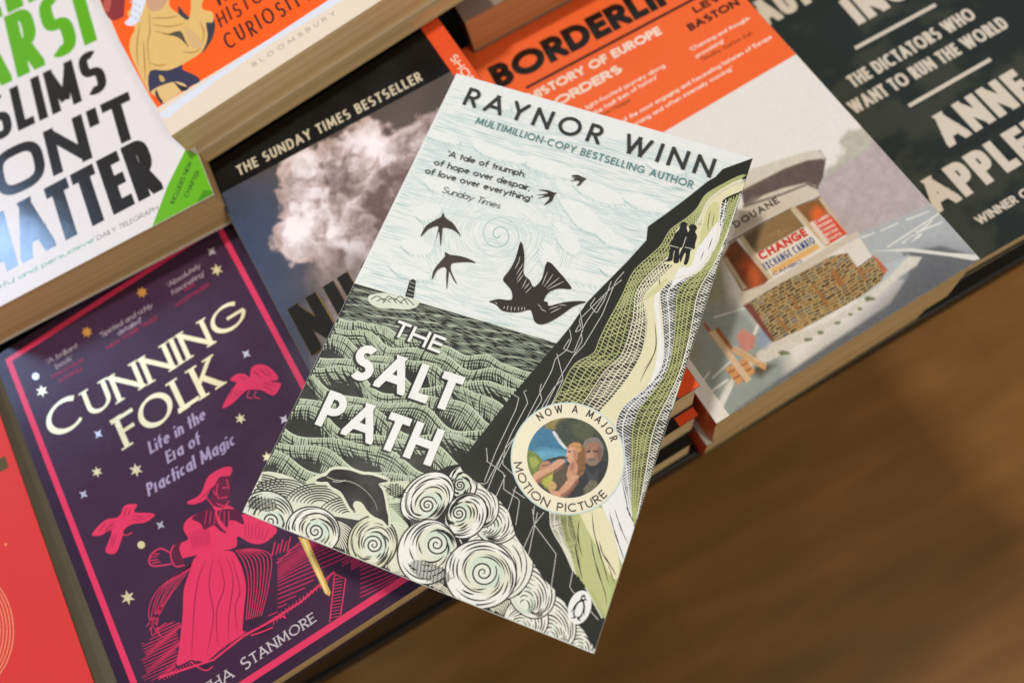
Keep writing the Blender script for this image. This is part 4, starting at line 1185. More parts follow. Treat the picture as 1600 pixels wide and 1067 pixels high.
# ================================================================== the orange-headed book with a customs house, a copy under it
P_BOR = Pose(117.35, 151.6, -17.727, .018, 129, 224)
T_BOR = 41.0
GB = 'copies of the customs house paperback'
bor, bor_fc = book('paperback_book', 'paperback with orange head and photo of a stone customs house, on its copy', P_BOR, T_BOR, (96, 92, 66), group=GB, page=M_PAGE_TAN, spine_col=(206, 72, 28), lean=2.6)
Z1 = lambda L: [(1080 + a / 4.269, 200 + b / 4.269) for a, b in L]
Z2 = lambda L: [(1080 + a / 4.103, 400 + b / 4.103) for a, b in L]
def customs(px, q):
    x, y = px[:, 0], px[:, 1]
    P = Paint(px, (228, 223, 216))
    wob = np.stack([x + (fbm(x / 9, y / 9, 3) - .5) * 12, y + (fbm(x / 9, y / 9, 4) - .5) * 12], 1)
    Q = Paint(wob, (0, 0, 0)); Q.col = P.col
    Q.put([(1275, 285), (1300, 255), (1320, 235), (1312, 222), (1322, 205), (1345, 200), (1400, 180), (1500, 330), (1420, 360), (1330, 380), (1285, 330)], (184, 182, 166), 7, .16, 7, 9)
    Q.put([(1270, 300), (1300, 268), (1345, 240), (1368, 215), (1440, 300), (1470, 345), (1400, 350), (1330, 378), (1290, 330)], (182, 168, 168), 8, .16, 10, 12)
    P.col = Q.col
    P.put([(1060, 380), (1130, 400), (1150, 520), (1100, 640), (1060, 640)], (150, 148, 122), 20, .25, 7, 13)
    P.put([(1085, 470), (1170, 480), (1230, 560), (1240, 640), (1130, 690), (1085, 660)], (148, 156, 152), 30, .08, 12, 14)
    P.put([(1320, 372), (1400, 342), (1455, 320), (1540, 405), (1500, 430), (1430, 440), (1360, 430)], (172, 176, 178), 5, .06, 10, 15)
    # road in front
    road = [(1060, 760), (1110, 690), (1150, 640), (1220, 590), (1300, 535), (1390, 475), (1420, 430), (1410, 395), (1470, 384), (1530, 402), (1560, 420), (1300, 620), (1120, 760)]
    P.put(road, (112, 114, 116), 6, .30, 2.2, 16)
    P.put([(1360, 500), (1410, 430), (1440, 400), (1480, 394), (1550, 410), (1480, 460)], (98, 99, 105), 60, .22, 2.4, 17, .8)
    P.put([(1200, 640), (1300, 540), (1450, 440), (1500, 440), (1350, 560), (1220, 650)], (92, 92, 94), 60, .4, 2.2, 18, .8)
    # kerb apron
    P.put([(1110, 655), (1135, 600), (1175, 560), (1200, 535), (1290, 505), (1345, 468), (1372, 428), (1420, 400), (1440, 402), (1432, 415), (1395, 440), (1362, 470), (1310, 505), (1210, 560), (1150, 592), (1128, 640), (1118, 655)], (212, 206, 194), 4, .12, 4, 19)
    P.put([(1340, 470), (1368, 415), (1420, 398), (1392, 430)], (178, 184, 186), 6, .1, 6, 20)
    # painted road lines
    for L in ([(1362, 392), (1425, 388), (1480, 395), (1524, 398), (1531, 404), (1522, 407), (1480, 400), (1420, 393)], [(1385, 386), (1466, 333), (1468, 335), (1388, 387)], [(1415, 343), (1452, 329), (1453, 331), (1417, 345)],
              [(1375, 360), (1402, 348), (1403, 350), (1376, 362)], [(1345, 370), (1366, 363), (1367, 365), (1346, 373)], [(1430, 362), (1472, 346), (1472, 349), (1432, 365)], [(1436, 360), (1456, 344), (1458, 345), (1439, 362)],
              [(1408, 380), (1425, 368), (1442, 364), (1436, 372), (1422, 379), (1436, 366), (1424, 370), (1411, 381)], [(1098, 618), (1136, 592), (1139, 594), (1100, 622)], [(1112, 590), (1142, 562), (1144, 564), (1114, 592)], [(1092, 600), (1108, 580), (1109, 582), (1094, 603)],
              [(1115, 645), (1140, 600), (1146, 602), (1122, 652)], [(1115, 495), (1165, 480), (1165, 482), (1116, 497)], [(1176, 522), (1184, 502), (1188, 503), (1181, 524)]):
        P.put(L, (220, 218, 210), 2.0, .05)
    # reddish and blue patches left of the wall
    P.put(Z2([(290, 510), (330, 462), (415, 520), (400, 590), (350, 618), (320, 600)]), (196, 132, 118), 4, .1)
    P.put(Z2([(420, 560), (450, 440), (520, 540), (470, 600)]), (140, 156, 178), 9, .15)
    # roof
    P.put(Z1([(330, 400), (370, 380), (560, 255), (700, 190), (860, 150), (900, 205), (880, 330), (840, 410), (780, 370), (600, 440), (350, 520)]), (98, 82, 78), 3, .2, 6, 24)
    P.put(Z1([(300, 360), (400, 275), (600, 210), (780, 155), (850, 150), (890, 185), (895, 215), (870, 205), (770, 220), (620, 275), (420, 380), (340, 420)]), (206, 198, 180), 2.5, .08, 5, 25)
    P.put(Z1([(340, 415), (620, 272), (780, 215), (890, 212), (890, 222), (780, 226), (625, 284), (345, 428)]), (110, 96, 84), 2, .1)
    P.put(Z1([(340, 560), (420, 470), (440, 600), (330, 640)]), (110, 112, 104), 8, .2)
    # fascia with the sign
    P.put(Z1([(270, 740), (330, 560), (480, 450), (620, 400), (760, 368), (830, 385), (860, 450), (760, 490), (640, 540), (470, 620), (330, 700)]), (206, 194, 176), 2.5, .05)
    P.put(Z1([(300, 712), (330, 560), (450, 480), (470, 600), (380, 680)]), (176, 166, 148), 20, .05, 8, 1, .7)
    P.put(Z1([(240, 765), (330, 712), (480, 625), (650, 540), (860, 455), (862, 464), (650, 556), (480, 640), (330, 725), (250, 772)]), (96, 76, 58), 2, .1)
    P.put(Z1([(345, 520), (600, 438), (780, 368), (850, 400), (846, 412), (775, 382), (605, 450), (345, 534)]), (84, 70, 64), 3, .1)
    # windows
    P.put(Z1([(210, 870), (250, 780), (300, 745), (520, 1010), (440, 1090), (340, 1090)]), (118, 70, 42), 3, .35, 9, 27)
    P.put(Z1([(330, 920), (380, 860), (450, 950), (480, 1030), (420, 1075)]), (186, 88, 44), 18, .2, 6, 28)
    P.put(Z1([(335, 725), (660, 535), (760, 660), (430, 845)]), (138, 112, 74), 3, .14, 9, 29)
    P.put(Z1([(335, 725), (480, 640), (440, 760), (430, 845)]), (104, 88, 64), 8, .1)
    P.put(Z1([(690, 530), (850, 470), (920, 570), (780, 640)]), (130, 90, 52), 3, .25, 9, 30)
    P.put(Z1([(800, 560), (830, 520), (900, 560), (870, 610), (810, 640)]), (222, 104, 48), 12, .15)
    # frames
    for L in ([(655, 530), (690, 520), (920, 780), (890, 790)], [(315, 735), (345, 720), (550, 1000), (520, 1015)], [(850, 470), (868, 462), (1040, 700), (1020, 715)], [(215, 870), (235, 860), (370, 1067), (345, 1080)]):
        P.put(Z1(L), (196, 178, 146), 3, .06)
    # notices
    P.put(Z1([(430, 845), (750, 660), (855, 790), (535, 990)]), (226, 216, 200), 2, .03)
    P.put(Z1([(530, 940), (835, 770), (862, 800), (545, 985)]), (224, 176, 108), 5, .05)
    P.put(Z1([(780, 635), (925, 575), (1040, 705), (900, 790)]), (214, 78, 58), 2, .06)
    P.put(Z1([(785, 635), (815, 620), (925, 765), (895, 785)]), (222, 206, 190), 2, .04)
    # sill
    P.put(Z1([(330, 1100), (520, 1030), (900, 800), (1100, 690), (1130, 715), (1000, 800), (800, 920), (560, 1060), (330, 1180)]), (206, 194, 176), 3, .05)
    P.put(Z2([(320, 300), (500, 170), (860, 0), (880, 10), (640, 140), (340, 320)]), (206, 194, 176), 3, .05)
    P.put(Z1([(995, 800), (1120, 728), (1215, 865), (1110, 925)]), (222, 214, 204), 3, .04)
    # stone wall laid in rough courses
    wall = Z2([(335, 315), (600, 160), (900, 0), (1000, -20), (1065, 72), (1165, 0), (1250, 90), (1215, 165), (1090, 260), (900, 365), (700, 475), (540, 548)])
    u = (x - 1162) * .86 + (y - 478) * -.51; v = (x - 1162) * .51 + (y - 478) * .86
    v = v + 3.0 * np.sin(u / 30) + (fbm(x / 10, y / 10, 33) - .5) * 5
    row = np.floor(v / 5.2); fu = u / 13.0 + hash2(row, row * 0, 5) * 7 + (fbm(u / 12, row * 3.3, 6) - .5) * 1.1
    ci = np.floor(fu); h = hash2(ci, row, 9); h2 = hash2(ci, row, 10)
    dv = np.abs(v / 5.2 - row - .5); du = np.abs(fu - ci - .5)
    stone = np.clip((.40 - dv) / .12, 0, 1) * np.clip((.44 - du) / .06, 0, 1)
    pal = np.array([lin(c) for c in ((128, 96, 64), (112, 104, 86), (96, 74, 56), (150, 112, 72), (120, 112, 100), (84, 64, 52))])
    sc_ = pal[np.minimum((h * 6).astype(int), 5)] * (.75 + .5 * h2)[:, None]
    wc = lin((178, 154, 104))[None] * (1 - stone[:, None]) + sc_ * stone[:, None]
    a = np.clip(.5 - sdf(px, wall) / 2.5, 0, 1)
    shd = 1.0
    P.col = mixc(P.col, 0, a * 0) * (1 - a[:, None]) + wc * shd * a[:, None]
    for L in (Z2([(770, 180), (800, 185), (890, 320), (865, 325)]), Z2([(635, 255), (655, 262), (700, 345), (680, 350)]), Z2([(890, 90), (920, 85), (990, 185), (950, 200)]), Z2([(1060, 75), (1085, 80), (1130, 155), (1110, 160)]), Z2([(540, 400), (565, 395), (625, 470), (605, 475)])):
        P.put(L, (158, 108, 62), 3, .15)
    P.put(Z2([(335, 318), (380, 300), (540, 545), (515, 550)]), (120, 66, 54), 3, .2)
    P.put(Z2([(1165, 0), (1185, 5), (1260, 90), (1240, 120)]), (196, 104, 76), 4, .3)
    # weeds along the kerb
    for cx, cy, r in ((595, 620, 32), (745, 535, 28), (830, 490, 22), (940, 428, 22), (1080, 340, 16), (1145, 275, 30), (1020, 375, 18), (400, 645, 20)):
        P.put([(1080 + (cx + r * (.55 + .5 * hash2(np.array([int(t * 9)]), np.array([cx]), 3)[0]) * math.cos(t) * 1.25) / 4.103, 400 + (cy + r * (.4 + .6 * hash2(np.array([int(t * 9)]), np.array([cx]), 4)[0]) * math.sin(t) * .8) / 4.103) for t in np.linspace(0, 6.283, 12, endpoint=False)], (92, 104, 54), 3, .5, 2, int(cx), .9)
    # timber barrier stump
    P.put(Z2([(390, 760), (400, 700), (470, 690), (540, 700), (450, 780)]), (92, 86, 70), 10, .3)
    P.put(Z2([(215, 722), (350, 650), (410, 745), (300, 825)]), (206, 150, 96), 3, .25, 3, 44)
    for L in ([(235, 745), (355, 680), (360, 688), (240, 755)], [(265, 785), (385, 715), (390, 722), (270, 795)], [(290, 690), (345, 800), (335, 805), (280, 695)]):
        P.put(Z2(L), (150, 82, 44), 2, .1)
    P.put(Z2([(130, 480), (175, 455), (270, 590), (260, 620)]), (150, 92, 54), 3, .3, 3, 45)
    P.put(Z2([(68, 425), (90, 425), (165, 520), (150, 550)]), (158, 96, 66), 3, .2)
    P.put(Z2([(110, 490), (150, 470), (385, 790), (355, 815)]), (212, 184, 150), 2.5, .12, 3, 46)
    P.put(Z2([(250, 605), (265, 590), (480, 705), (475, 732)]), (206, 160, 108), 2.5, .15)
    P.put(Z2([(270, 585), (285, 580), (485, 690), (480, 702)]), (214, 178, 136), 2.5, .1)
    return P.col * (.93 + .14 * fbm(x / 1.6, y / 1.6, 77, 2))[:, None]
B = Art(P_BOR)
full(B, (228, 223, 216))
B.grid(-58, -111.8, 64.4, 17, .36, customs)
ob = P_BOR.loc([(1039, 200), (1246, 84)])
B.poly([(-64.4, ob[0][1]), (64.4, ob[1][1]), (64.4, 111.9), (-64.4, 111.9)], (240, 104, 52), local=True)
WH = (240, 226, 212)
B.letters('A HISTORY OF EUROPE', (808, 171), (1035, 53), ((909, 118), (902, 106)), t=.24, tr=.07, col=WH)
B.letters('IN 29 BORDERS', (786, 213), (974, 112), ((909, 118), (902, 106)), t=.24, tr=.07, col=WH)
B.letters('A light-footed journey along', (905, 178), (1040, 105), 2.3, t=.17, tr=.06, col=WH)
B.letters("the fault lines of history'", (930, 180), (1028, 122), 2.3, t=.17, tr=.06, col=WH)
B.letters('Tom Hooper', (940, 184), (987, 158), 2.2, t=.13, tr=.06, col=(84, 40, 22))
B.letters("'One of the most engaging and fascinating histories of Europe", (950, 206), (1207, 60), 2.3, t=.17, tr=.06, col=WH)
B.letters("surprising and often intensely moving.'", (978, 206), (1146, 109), 2.3, t=.17, tr=.06, col=WH)
B.letters('LEWIS', (1087, 22), (1160, -18), ((1087, 22), (1082, 11)), t=.26, tr=.07, col=(64, 36, 30))
B.letters('BASTON', (1079, 50), (1157, 8), ((1079, 50), (1073, 39)), t=.26, tr=.07, col=(64, 36, 30))
B.letters("'Charming and thought-", (1080, 81), (1174, 30), 2.2, t=.17, tr=.06, col=WH)
B.letters("provoking'", (1089, 91), (1132, 66), 2.2, t=.17, tr=.06, col=WH)
B.letters('Timothy Garton Ash', (1097, 97), (1177, 54), 2.2, t=.13, tr=.06, col=(84, 40, 22))
dz_ = lambda L: Z1(L)
B.letters('DOUANE', Z1([(300, 668)])[0], Z1([(590, 498)])[0], (Z1([(300, 660)])[0], Z1([(278, 620)])[0]), t=.21, tr=.28, col=(44, 38, 34), serif=.2)
B.letters('CHANGE', Z1([(470, 885)])[0], Z1([(782, 715)])[0], (Z1([(540, 850)])[0], Z1([(510, 800)])[0]), t=.27, tr=.08, col=(206, 62, 52), sq=2.8)
B.letters('EXCHANGE CAMBIO', Z1([(500, 950)])[0], Z1([(832, 765)])[0], (Z1([(500, 950)])[0], Z1([(476, 905)])[0]), t=.15, tr=.12, col=(56, 78, 138), sq=2.3)
B.letters('CAMBIO', Z1([(552, 988)])[0], Z1([(745, 895)])[0], 1.6, t=.2, tr=.1, col=(70, 88, 140))
for k, w_ in enumerate(('CAMBIO', 'EXCHANGE', 'CHANGE', 'WECHSEL', 'VALUTA')):
    a = np.array([835 + 21 * k, 640 + 29 * k]); b = a + np.array([88, -46])
    B.letters(w_, Z1([a])[0], Z1([b])[0], 1.5, t=.2, tr=.1, col=(236, 206, 190))
B.letters('Change', Z1([(490, 745)])[0], Z1([(600, 690)])[0], 1.9, t=.1, tr=.08, col=(170, 140, 92), slant=.3)
B.letters('shop', Z1([(580, 725)])[0], Z1([(650, 685)])[0], 1.9, t=.1, tr=.08, col=(170, 140, 92), slant=.3)
B.build('cover_print', M_SATIN, bor_fc, T_BOR)
L2 = Art(P_BOR, B.z + .004)
L2.letters('BORDERLINES', (779, 141), (1133, -38), ((927, 60), (909, 26)), t=.27, tr=.05, col=(16, 14, 13))
u0, u1 = P_BOR.loc([(822, 138), (1090, -4)])
L2.poly([(u0[0], u0[1] - .75), (u1[0], u1[1] - .75), (u1[0], u1[1] + .75), (u0[0], u0[1] + .75)], (16, 14, 13), local=True)
L2.build('title_lettering', M_GLOSS, bor_fc, T_BOR)
p = Pose(P_BOR.o[0] - 3.5, P_BOR.o[1] - 1.2, P_BOR.o[2] - T_BOR, .026, 129, 224)
e, fc = book('paperback_book', 'lower copy of the customs house book, only its orange spine and page edge showing', p, TABLE - 17.727 - T_BOR - .1, (96, 92, 66), group=GB, page=M_PAGE_TAN, spine_col=(196, 66, 26))
a = Art(p); full(a, (228, 223, 216)); a.poly([(-64.4, 9), (64.4, 9), (64.4, 111.9), (-64.4, 111.9)], (240, 104, 52), local=True); a.build('cover_print', M_SATIN, fc, TABLE - 17.727 - T_BOR - .1)

# ================================================================== the dark green book at the right edge, two thin copies deep
zA = -51.0
lA = unproject(1532, 406, zA); rA = unproject(1600, 367, zA)
yawA = math.atan2(rA[1] - lA[1], rA[0] - lA[0])
xl = P_BOR.o[0] + 64.5 + 1.5
P_AUT = Pose(0, 0, zA, yawA)
xm = xl + 64.5
P_AUT.o = np.array([xm, lA[1] + (xm - lA[0]) * math.tan(yawA), zA]) + P_AUT.R[:, 1] * 99
T_AUT = 20.8
GA = 'copies of the dark green paperback'
aut, aut_fc = book('paperback_book', 'dark green mottled paperback with bold cream capitals, at the right of the table', P_AUT, T_AUT, (44, 50, 44), group=GA)
def mottle(px, q):
    f = fbm(q[:, 0] / 22, q[:, 1] / 16, 91, 5); g = fbm(q[:, 0] / 7, q[:, 1] / 7, 95, 4)
    a = bez(.44, .62, .75 * f + .25 * g)[:, None]
    return lin((40, 47, 46))[None] * (1 - a) + lin((60, 64, 55))[None] * a
G = Art(P_AUT)
full(G, (40, 47, 46)); G.grid(-64.4, -98.9, 64.4, 98.9, 1.2, mottle)
CR_ = (214, 202, 186)
def bar(a, b, w):
    u, v = P_AUT.loc([a, b]); d = (v - u) / np.hypot(*(v - u)); n = np.array([-d[1], d[0]]) * w / 2
    G.poly([u + n, u - n, v - n, v + n], CR_, local=True)
G.letters('AUTOCRACY,', (1196, 44), (1470, -108), ((1487, 227), (1458, 184)), t=.24, tr=.06, col=CR_, sq=3)
G.letters('INC.', (1342, 40), (1448, -20), ((1522, 207), (1487, 164)), t=.26, tr=.09, col=CR_, sq=3)
bar((1336, 76), (1462, 8), 2.0); bar((1420, 166), (1548, 93), 2.0)
G.letters('THE DICTATORS WHO', (1335, 138), (1527, 28), ((1344, 133), (1330, 116)), t=.20, tr=.07, col=CR_, sq=2.6, upright=True)
G.letters('WANT TO RUN THE WORLD', (1336, 179), (1578, 42), ((1344, 133), (1330, 116)), t=.20, tr=.07, col=CR_, sq=2.6, upright=True)
G.letters('ANNE', (1484, 231), (1622, 149), ((1522, 207), (1485, 164)), t=.235, tr=.10, col=CR_, sq=3)
G.letters('APPLEBAUM', (1464, 335), (1795, 141), ((1497, 315), (1460, 270)), t=.235, tr=.10, col=CR_, sq=3)
G.letters('WINNER OF THE', (1531, 352), (1655, 279), ((1535, 350), (1526, 338)), t=.22, tr=.08, col=CR_, sq=2.6)
G.build('cover_print', M_SATIN, aut_fc, T_AUT)
p = Pose(P_AUT.o[0] - 2.0, P_AUT.o[1] + 1.5, zA - T_AUT, yawA + .004)
e, fc = book('paperback_book', 'copy of the dark green book, lower one, only its bottom page edge showing', p, TABLE + zA - T_AUT - .1, (44, 50, 44), group=GA)
a = Art(p); full(a, (40, 47, 46)); a.build('cover_print', M_SATIN, fc, TABLE + zA - T_AUT - .1)

# ================================================================== the purple book with a pink frame
P_CUN = Pose(-145.357, 137.918, .828, .037)
T_CUN = 23.5
PUR = (66, 41, 66); PINK = (226, 58, 100)
cun, cun_fc = book('paperback_book', 'purple paperback with pink frame, cream title and pink woodcut man in a hat', P_CUN, T_CUN, (58, 40, 58), page=M_PAGE_TAN)
U = Art(P_CUN)
full(U, (54, 34, 58))
fw, fh, ft = 58.15, 93.2, 1.35
U.up()
for L in ([(-fw - ft, -fh - ft), (fw + ft, -fh - ft), (fw + ft, -fh + ft), (-fw - ft, -fh + ft)], [(-fw - ft, fh - ft), (fw + ft, fh - ft), (fw + ft, fh + ft), (-fw - ft, fh + ft)],
          [(-fw - ft, -fh + ft), (-fw + ft, -fh + ft), (-fw + ft, fh - ft), (-fw - ft, fh - ft)], [(fw - ft, -fh + ft), (fw + ft, -fh + ft), (fw + ft, fh - ft), (fw - ft, fh - ft)]):
    U.poly(L, PINK, local=True, up=False)
U.poly([(-fw + ft, -fh + ft), (fw - ft, -fh + ft), (fw - ft, fh - ft), (-fw + ft, fh - ft)], PUR, local=True)
# ploughed ground behind the man: pink cuts
def zc(L): return [(220 + a / 2.908, 700 + b / 2.908) for a, b in L]
ls = []
for k in range(30):
    t = np.linspace(0, 1, 14)
    a = np.array([196 + k * 1.6, 1010 + k * 3.0]); b = np.array([330 + k * 1.0, 935 + k * 3.2])
    P = a + (b - a) * t[:, None]; P[:, 1] += 2 * np.sin(t * 9 + k)
    ls.append((P, 1.7 * np.sin(np.linspace(.3, 2.9, 14))))
def in_left(P): return sdf(P, zc([(0, 880), (60, 800), (190, 760), (180, 1000), (80, 1060), (0, 1060)])) < 0
U.strips(ls, (206, 52, 92), clip=in_left)
ls = []
for k in range(26):
    t = np.linspace(0, 1, 16)
    a = np.array([405, 880 + k * 5.0]); b = np.array([620, 765 + k * 5.4])
    P = a + (b - a) * t[:, None]; P[:, 1] += 5 * np.sin(t * 5 + k * .4)
    ls.append((P, 1.9))
def in_right(P): return sdf(P, [(424, 905), (440, 850), (470, 820), (640, 900), (560, 945), (548, 890), (524, 880), (440, 955), (418, 970)]) < 0
U.strips(ls, (190, 46, 88), clip=in_right)
U.line([(417, 973), (470, 940), (522, 893), (540, 904)], 3.0, PINK)
U.line([(432, 880), (470, 845)], 1.2, PINK)
for k in range(16): U.line([(430 + k * 5.6, 962 - k * 4.1), (427 + k * 5.6, 975 - k * 4.3)], 1.1, PINK, up=(k == 0))
U.poly([(524, 893), (540, 902), (531, 962), (514, 972)], (60, 40, 62))
U.line([(523, 896), (540, 904), (532, 962)], 1.8, PINK); U.line([(523, 896), (515, 972)], 1.8, PINK)
for k in range(13): U.line([(521 - k * .5, 905 + k * 5), (536 - k * .5, 902 + k * 5)], 1.0, PINK, up=(k == 0))
for k in range(5): U.line([(425 + k * 6, 868 - k * 2), (430 + k * 6, 846 - k * 2 + (k % 2) * 5)], 1.6, PINK, up=(k == 0))
# cloak behind the man
U.poly(zc([(250, 490), (150, 600), (70, 680), (0, 850), (30, 880), (90, 800), (190, 770), (215, 620)]), PUR, 4)
for k in range(7):
    U.line(zc([(262 - k * 3, 490 + k * 6), (190 - k * 18, 590 + k * 8), (120 - k * 14, 690 + k * 12), (60 + k * 6 - (k % 2) * 40, 800 + k * 10)]), 1.3, (214, 54, 96), 5, up=(k == 0))
U.poly(zc([(420, 460), (520, 450), (590, 490), (600, 540), (570, 620), (552, 770), (480, 800), (470, 650)]), (60, 38, 58), 4)
for k in range(8):
    U.line(zc([(430 + k * 9, 462 - k * 1), (470 + k * 17, 520 - k * 5), (490 + k * 13, 620), (478 + k * 10, 780 - k * 3)]), 1.5, (214, 54, 96), 5, up=(k == 0))
# the man
U.poly(zc([(262, 480), (400, 465), (440, 500), (468, 570), (478, 640), (470, 720), (462, 820), (470, 840), (380, 900), (310, 960), (260, 975), (230, 960), (165, 985), (175, 900), (190, 760), (195, 650), (215, 580)]), PINK, 4)
for L in ([(300, 500), (260, 600), (240, 760), (230, 960)], [(330, 490), (310, 620), (330, 760), (300, 940)], [(350, 490), (380, 620), (345, 740), (350, 900)], [(390, 490), (420, 600), (400, 760), (400, 880)], [(410, 490), (450, 640), (430, 720), (440, 850)]):
    U.line(zc(L), 1.6, (150, 36, 72), 6, taper=True)
U.poly(zc([(250, 300), (320, 270), (400, 260), (450, 300), (480, 300), (560, 330), (620, 372), (560, 430), (500, 430), (440, 400), (430, 450), (330, 470), (230, 490), (165, 500), (160, 440), (215, 415), (195, 370), (205, 330)]), PINK, 4)
U.poly(zc([(232, 320), (270, 290), (330, 270), (350, 340), (390, 385), (360, 375), (330, 350), (290, 370), (270, 340)]), (92, 34, 62), 4)
U.poly(zc([(345, 290), (400, 275), (450, 290), (468, 345), (430, 330), (400, 330), (390, 360)]), (92, 34, 62), 4)
for k in range(6): U.line(zc([(300 + k * 20, 285), (290 + k * 22, 345)]), 1.1, PINK, up=(k == 0))
U.poly(zc([(150, 440), (185, 425), (175, 460), (200, 530), (160, 530), (138, 480)]), (96, 36, 62), 3)
U.line(zc([(150, 440), (135, 480), (155, 535), (200, 530)]), 2.0, PINK, 4)
U.line(zc([(135, 475), (90, 455), (50, 480), (38, 515), (60, 535), (140, 525)]), 2.2, PINK, 5)
for L in ([(45, 495), (75, 490)], [(42, 510), (80, 505)], [(50, 522), (90, 515)], [(60, 480), (85, 480)]): U.line(zc(L), 1.5, PINK)
U.poly(zc([(210, 245), (270, 210), (300, 140), (330, 110), (385, 85), (415, 90), (405, 125), (360, 130), (340, 160), (310, 200), (290, 235), (240, 255)]), PINK, 4)
U.poly(zc([(330, 175), (360, 140), (402, 128), (405, 190), (412, 215), (395, 225), (400, 245), (380, 268), (340, 265), (310, 240), (325, 210)]), (104, 34, 64), 3)
for L in ([(390, 140), (400, 185)], [(345, 250), (380, 262), (402, 240)], [(350, 160), (345, 200), (355, 230)], [(370, 180), (392, 178)], [(362, 225), (395, 222)], [(330, 190), (340, 215)], [(300, 225), (330, 262), (370, 285)]): U.line(zc(L), 1.5, PINK, 4)
U.poly(zc([(225, 970), (270, 965), (300, 985), (325, 990), (300, 1010), (280, 1005)]), (60, 36, 56), 3); U.line(zc([(225, 968), (290, 1008), (328, 990)]), 2, PINK, 4)
U.poly(zc([(505, 815), (560, 805), (600, 830), (540, 850), (510, 845)]), (60, 36, 56), 3); U.line(zc([(500, 850), (560, 830), (600, 812)]), 2, PINK, 4)
U.line(zc([(85, 1040), (240, 990), (330, 960), (470, 850), (640, 760), (660, 770)]), 3.2, PINK)
ls = [(resample(zc([(100 + k * 13, 1035 - k * 7), (112 + k * 13, 1052 - k * 7)]), 3), 1.0) for k in range(30)]
U.strips(ls, PINK)
for k in range(9):
    U.line(zc([(222 + k * 9, 380 - k * 4), (232 + k * 10, 425 - k * 3), (236 + k * 9, 462 - k * 2)]), 1.0, (160, 38, 76), 4, up=(k == 0), taper=True)
for k in range(7):
    U.line(zc([(470 + k * 18, 330 + k * 6), (476 + k * 15, 372 + k * 5), (470 + k * 14, 412 + k * 1)]), 1.0, (160, 38, 76), 4, up=(k == 0), taper=True)
for k in range(7):
    U.line(zc([(262 + k * 17, 236 - k * 16), (300 + k * 13, 206 - k * 13)]), 1.0, (150, 36, 72), up=(k == 0), taper=True)
# two birds
ZB = lambda L: [(120 + a / 3.442, 560 + b / 3.442) for a, b in L]
U.poly(ZB([(825, 115), (860, 85), (905, 85), (930, 100), (940, 50), (985, 32), (1040, 50), (1085, 108), (1040, 125), (1098, 135), (1060, 198), (990, 170), (920, 170), (890, 190), (840, 240), (785, 268), (800, 225), (840, 160), (860, 130)]), PINK, 4)
U.line(ZB([(930, 175), (915, 205), (945, 215)]), 1.6, PINK, 3); U.line(ZB([(965, 175), (955, 205), (985, 215)]), 1.6, PINK, 3)
U.poly(ZB([(260, 790), (325, 785), (310, 825), (390, 830), (420, 842), (370, 880), (300, 890), (255, 920), (245, 960), (210, 1045), (155, 1035), (185, 950), (180, 920), (130, 950), (82, 945), (150, 870), (225, 850)]), PINK, 4)
U.line(ZB([(235, 920), (260, 950), (300, 935)]), 1.6, PINK, 3)
for L in ([(150, 935), (190, 890)], [(170, 940), (205, 900)], [(330, 850), (400, 845)], [(320, 865), (380, 860)], [(945, 70), (1000, 110)], [(970, 55), (1040, 100)]): U.line(ZB(L), .9, (170, 40, 80))
for L in ([(870, 95), (905, 120)], [(885, 92), (920, 118)], [(950, 60), (985, 100)], [(985, 45), (1020, 95)], [(1010, 50), (1050, 100)], [(850, 150), (815, 225)], [(870, 160), (835, 220)], [(890, 165), (850, 215)], [(1000, 130), (1070, 150)], [(1000, 145), (1060, 175)],
          [(160, 880), (120, 930)], [(185, 880), (150, 935)], [(205, 870), (180, 915)], [(215, 940), (190, 1020)], [(200, 945), (175, 1020)], [(300, 840), (360, 862)], [(290, 855), (345, 878)], [(270, 800), (250, 860)], [(290, 800), (275, 850)]): U.line(ZB(L), 1.2, (150, 36, 76), taper=True)
LIL = (168, 152, 186)
U.letters('Life in the', (235, 710), (323, 654), ((237, 708), (229, 691)), t=.205, tr=.07, col=LIL, nib=.5, slant=.18)
U.letters('Era of', (262, 725), (315, 692), ((264, 722), (256, 705)), t=.205, tr=.07, col=LIL, nib=.5, slant=.18)
U.letters('Practical Magic', (232, 776), (369, 694), ((235, 774), (227, 756)), t=.205, tr=.07, col=LIL, nib=.5, slant=.18)
U.letters('STANMORE', (381, 1047), (492, 972), ((455, 998), (447, 984)), t=.16, tr=.16, col=(196, 186, 190), nib=.4, serif=.22, first=1.25)
U.letters('TABITHA', (268, 1120), (364, 1058), ((455, 998), (447, 984)), t=.16, tr=.16, col=(196, 186, 190), nib=.4, serif=.22, first=1.25)
PL = (184, 166, 178)
U.letters("'A brilliant", (74, 570), (122, 543), 2.7, t=.12, tr=.06, col=PL, slant=.1); U.letters("book'", (88, 577), (114, 562), 2.7, t=.12, tr=.06, col=PL, slant=.1)
U.letters("'Spirited and richly", (158, 528), (239, 480), 2.7, t=.12, tr=.06, col=PL, slant=.1); U.letters("detailed'", (185, 525), (222, 503), 2.7, t=.12, tr=.06, col=PL, slant=.1)
U.letters("'Absolutely", (263, 450), (314, 418), 2.7, t=.12, tr=.06, col=PL, slant=.1); U.letters("fascinating'", (269, 462), (320, 430), 2.7, t=.12, tr=.06, col=PL, slant=.1)
PD = (188, 46, 92)
U.letters('MALCOLM', (82, 592), (132, 564), 2.0, t=.13, tr=.1, col=PD); U.letters('GASKILL', (92, 599), (131, 577), 2.0, t=.13, tr=.1, col=PD)
U.letters('NEW YORK TIMES', (168, 547), (247, 498), 2.0, t=.13, tr=.1, col=PD)
U.letters('IAN', (290, 456), (305, 447), 2.0, t=.13, tr=.1, col=PD); U.letters('MORTIMER', (276, 480), (328, 447), 2.0, t=.13, tr=.1, col=PD)
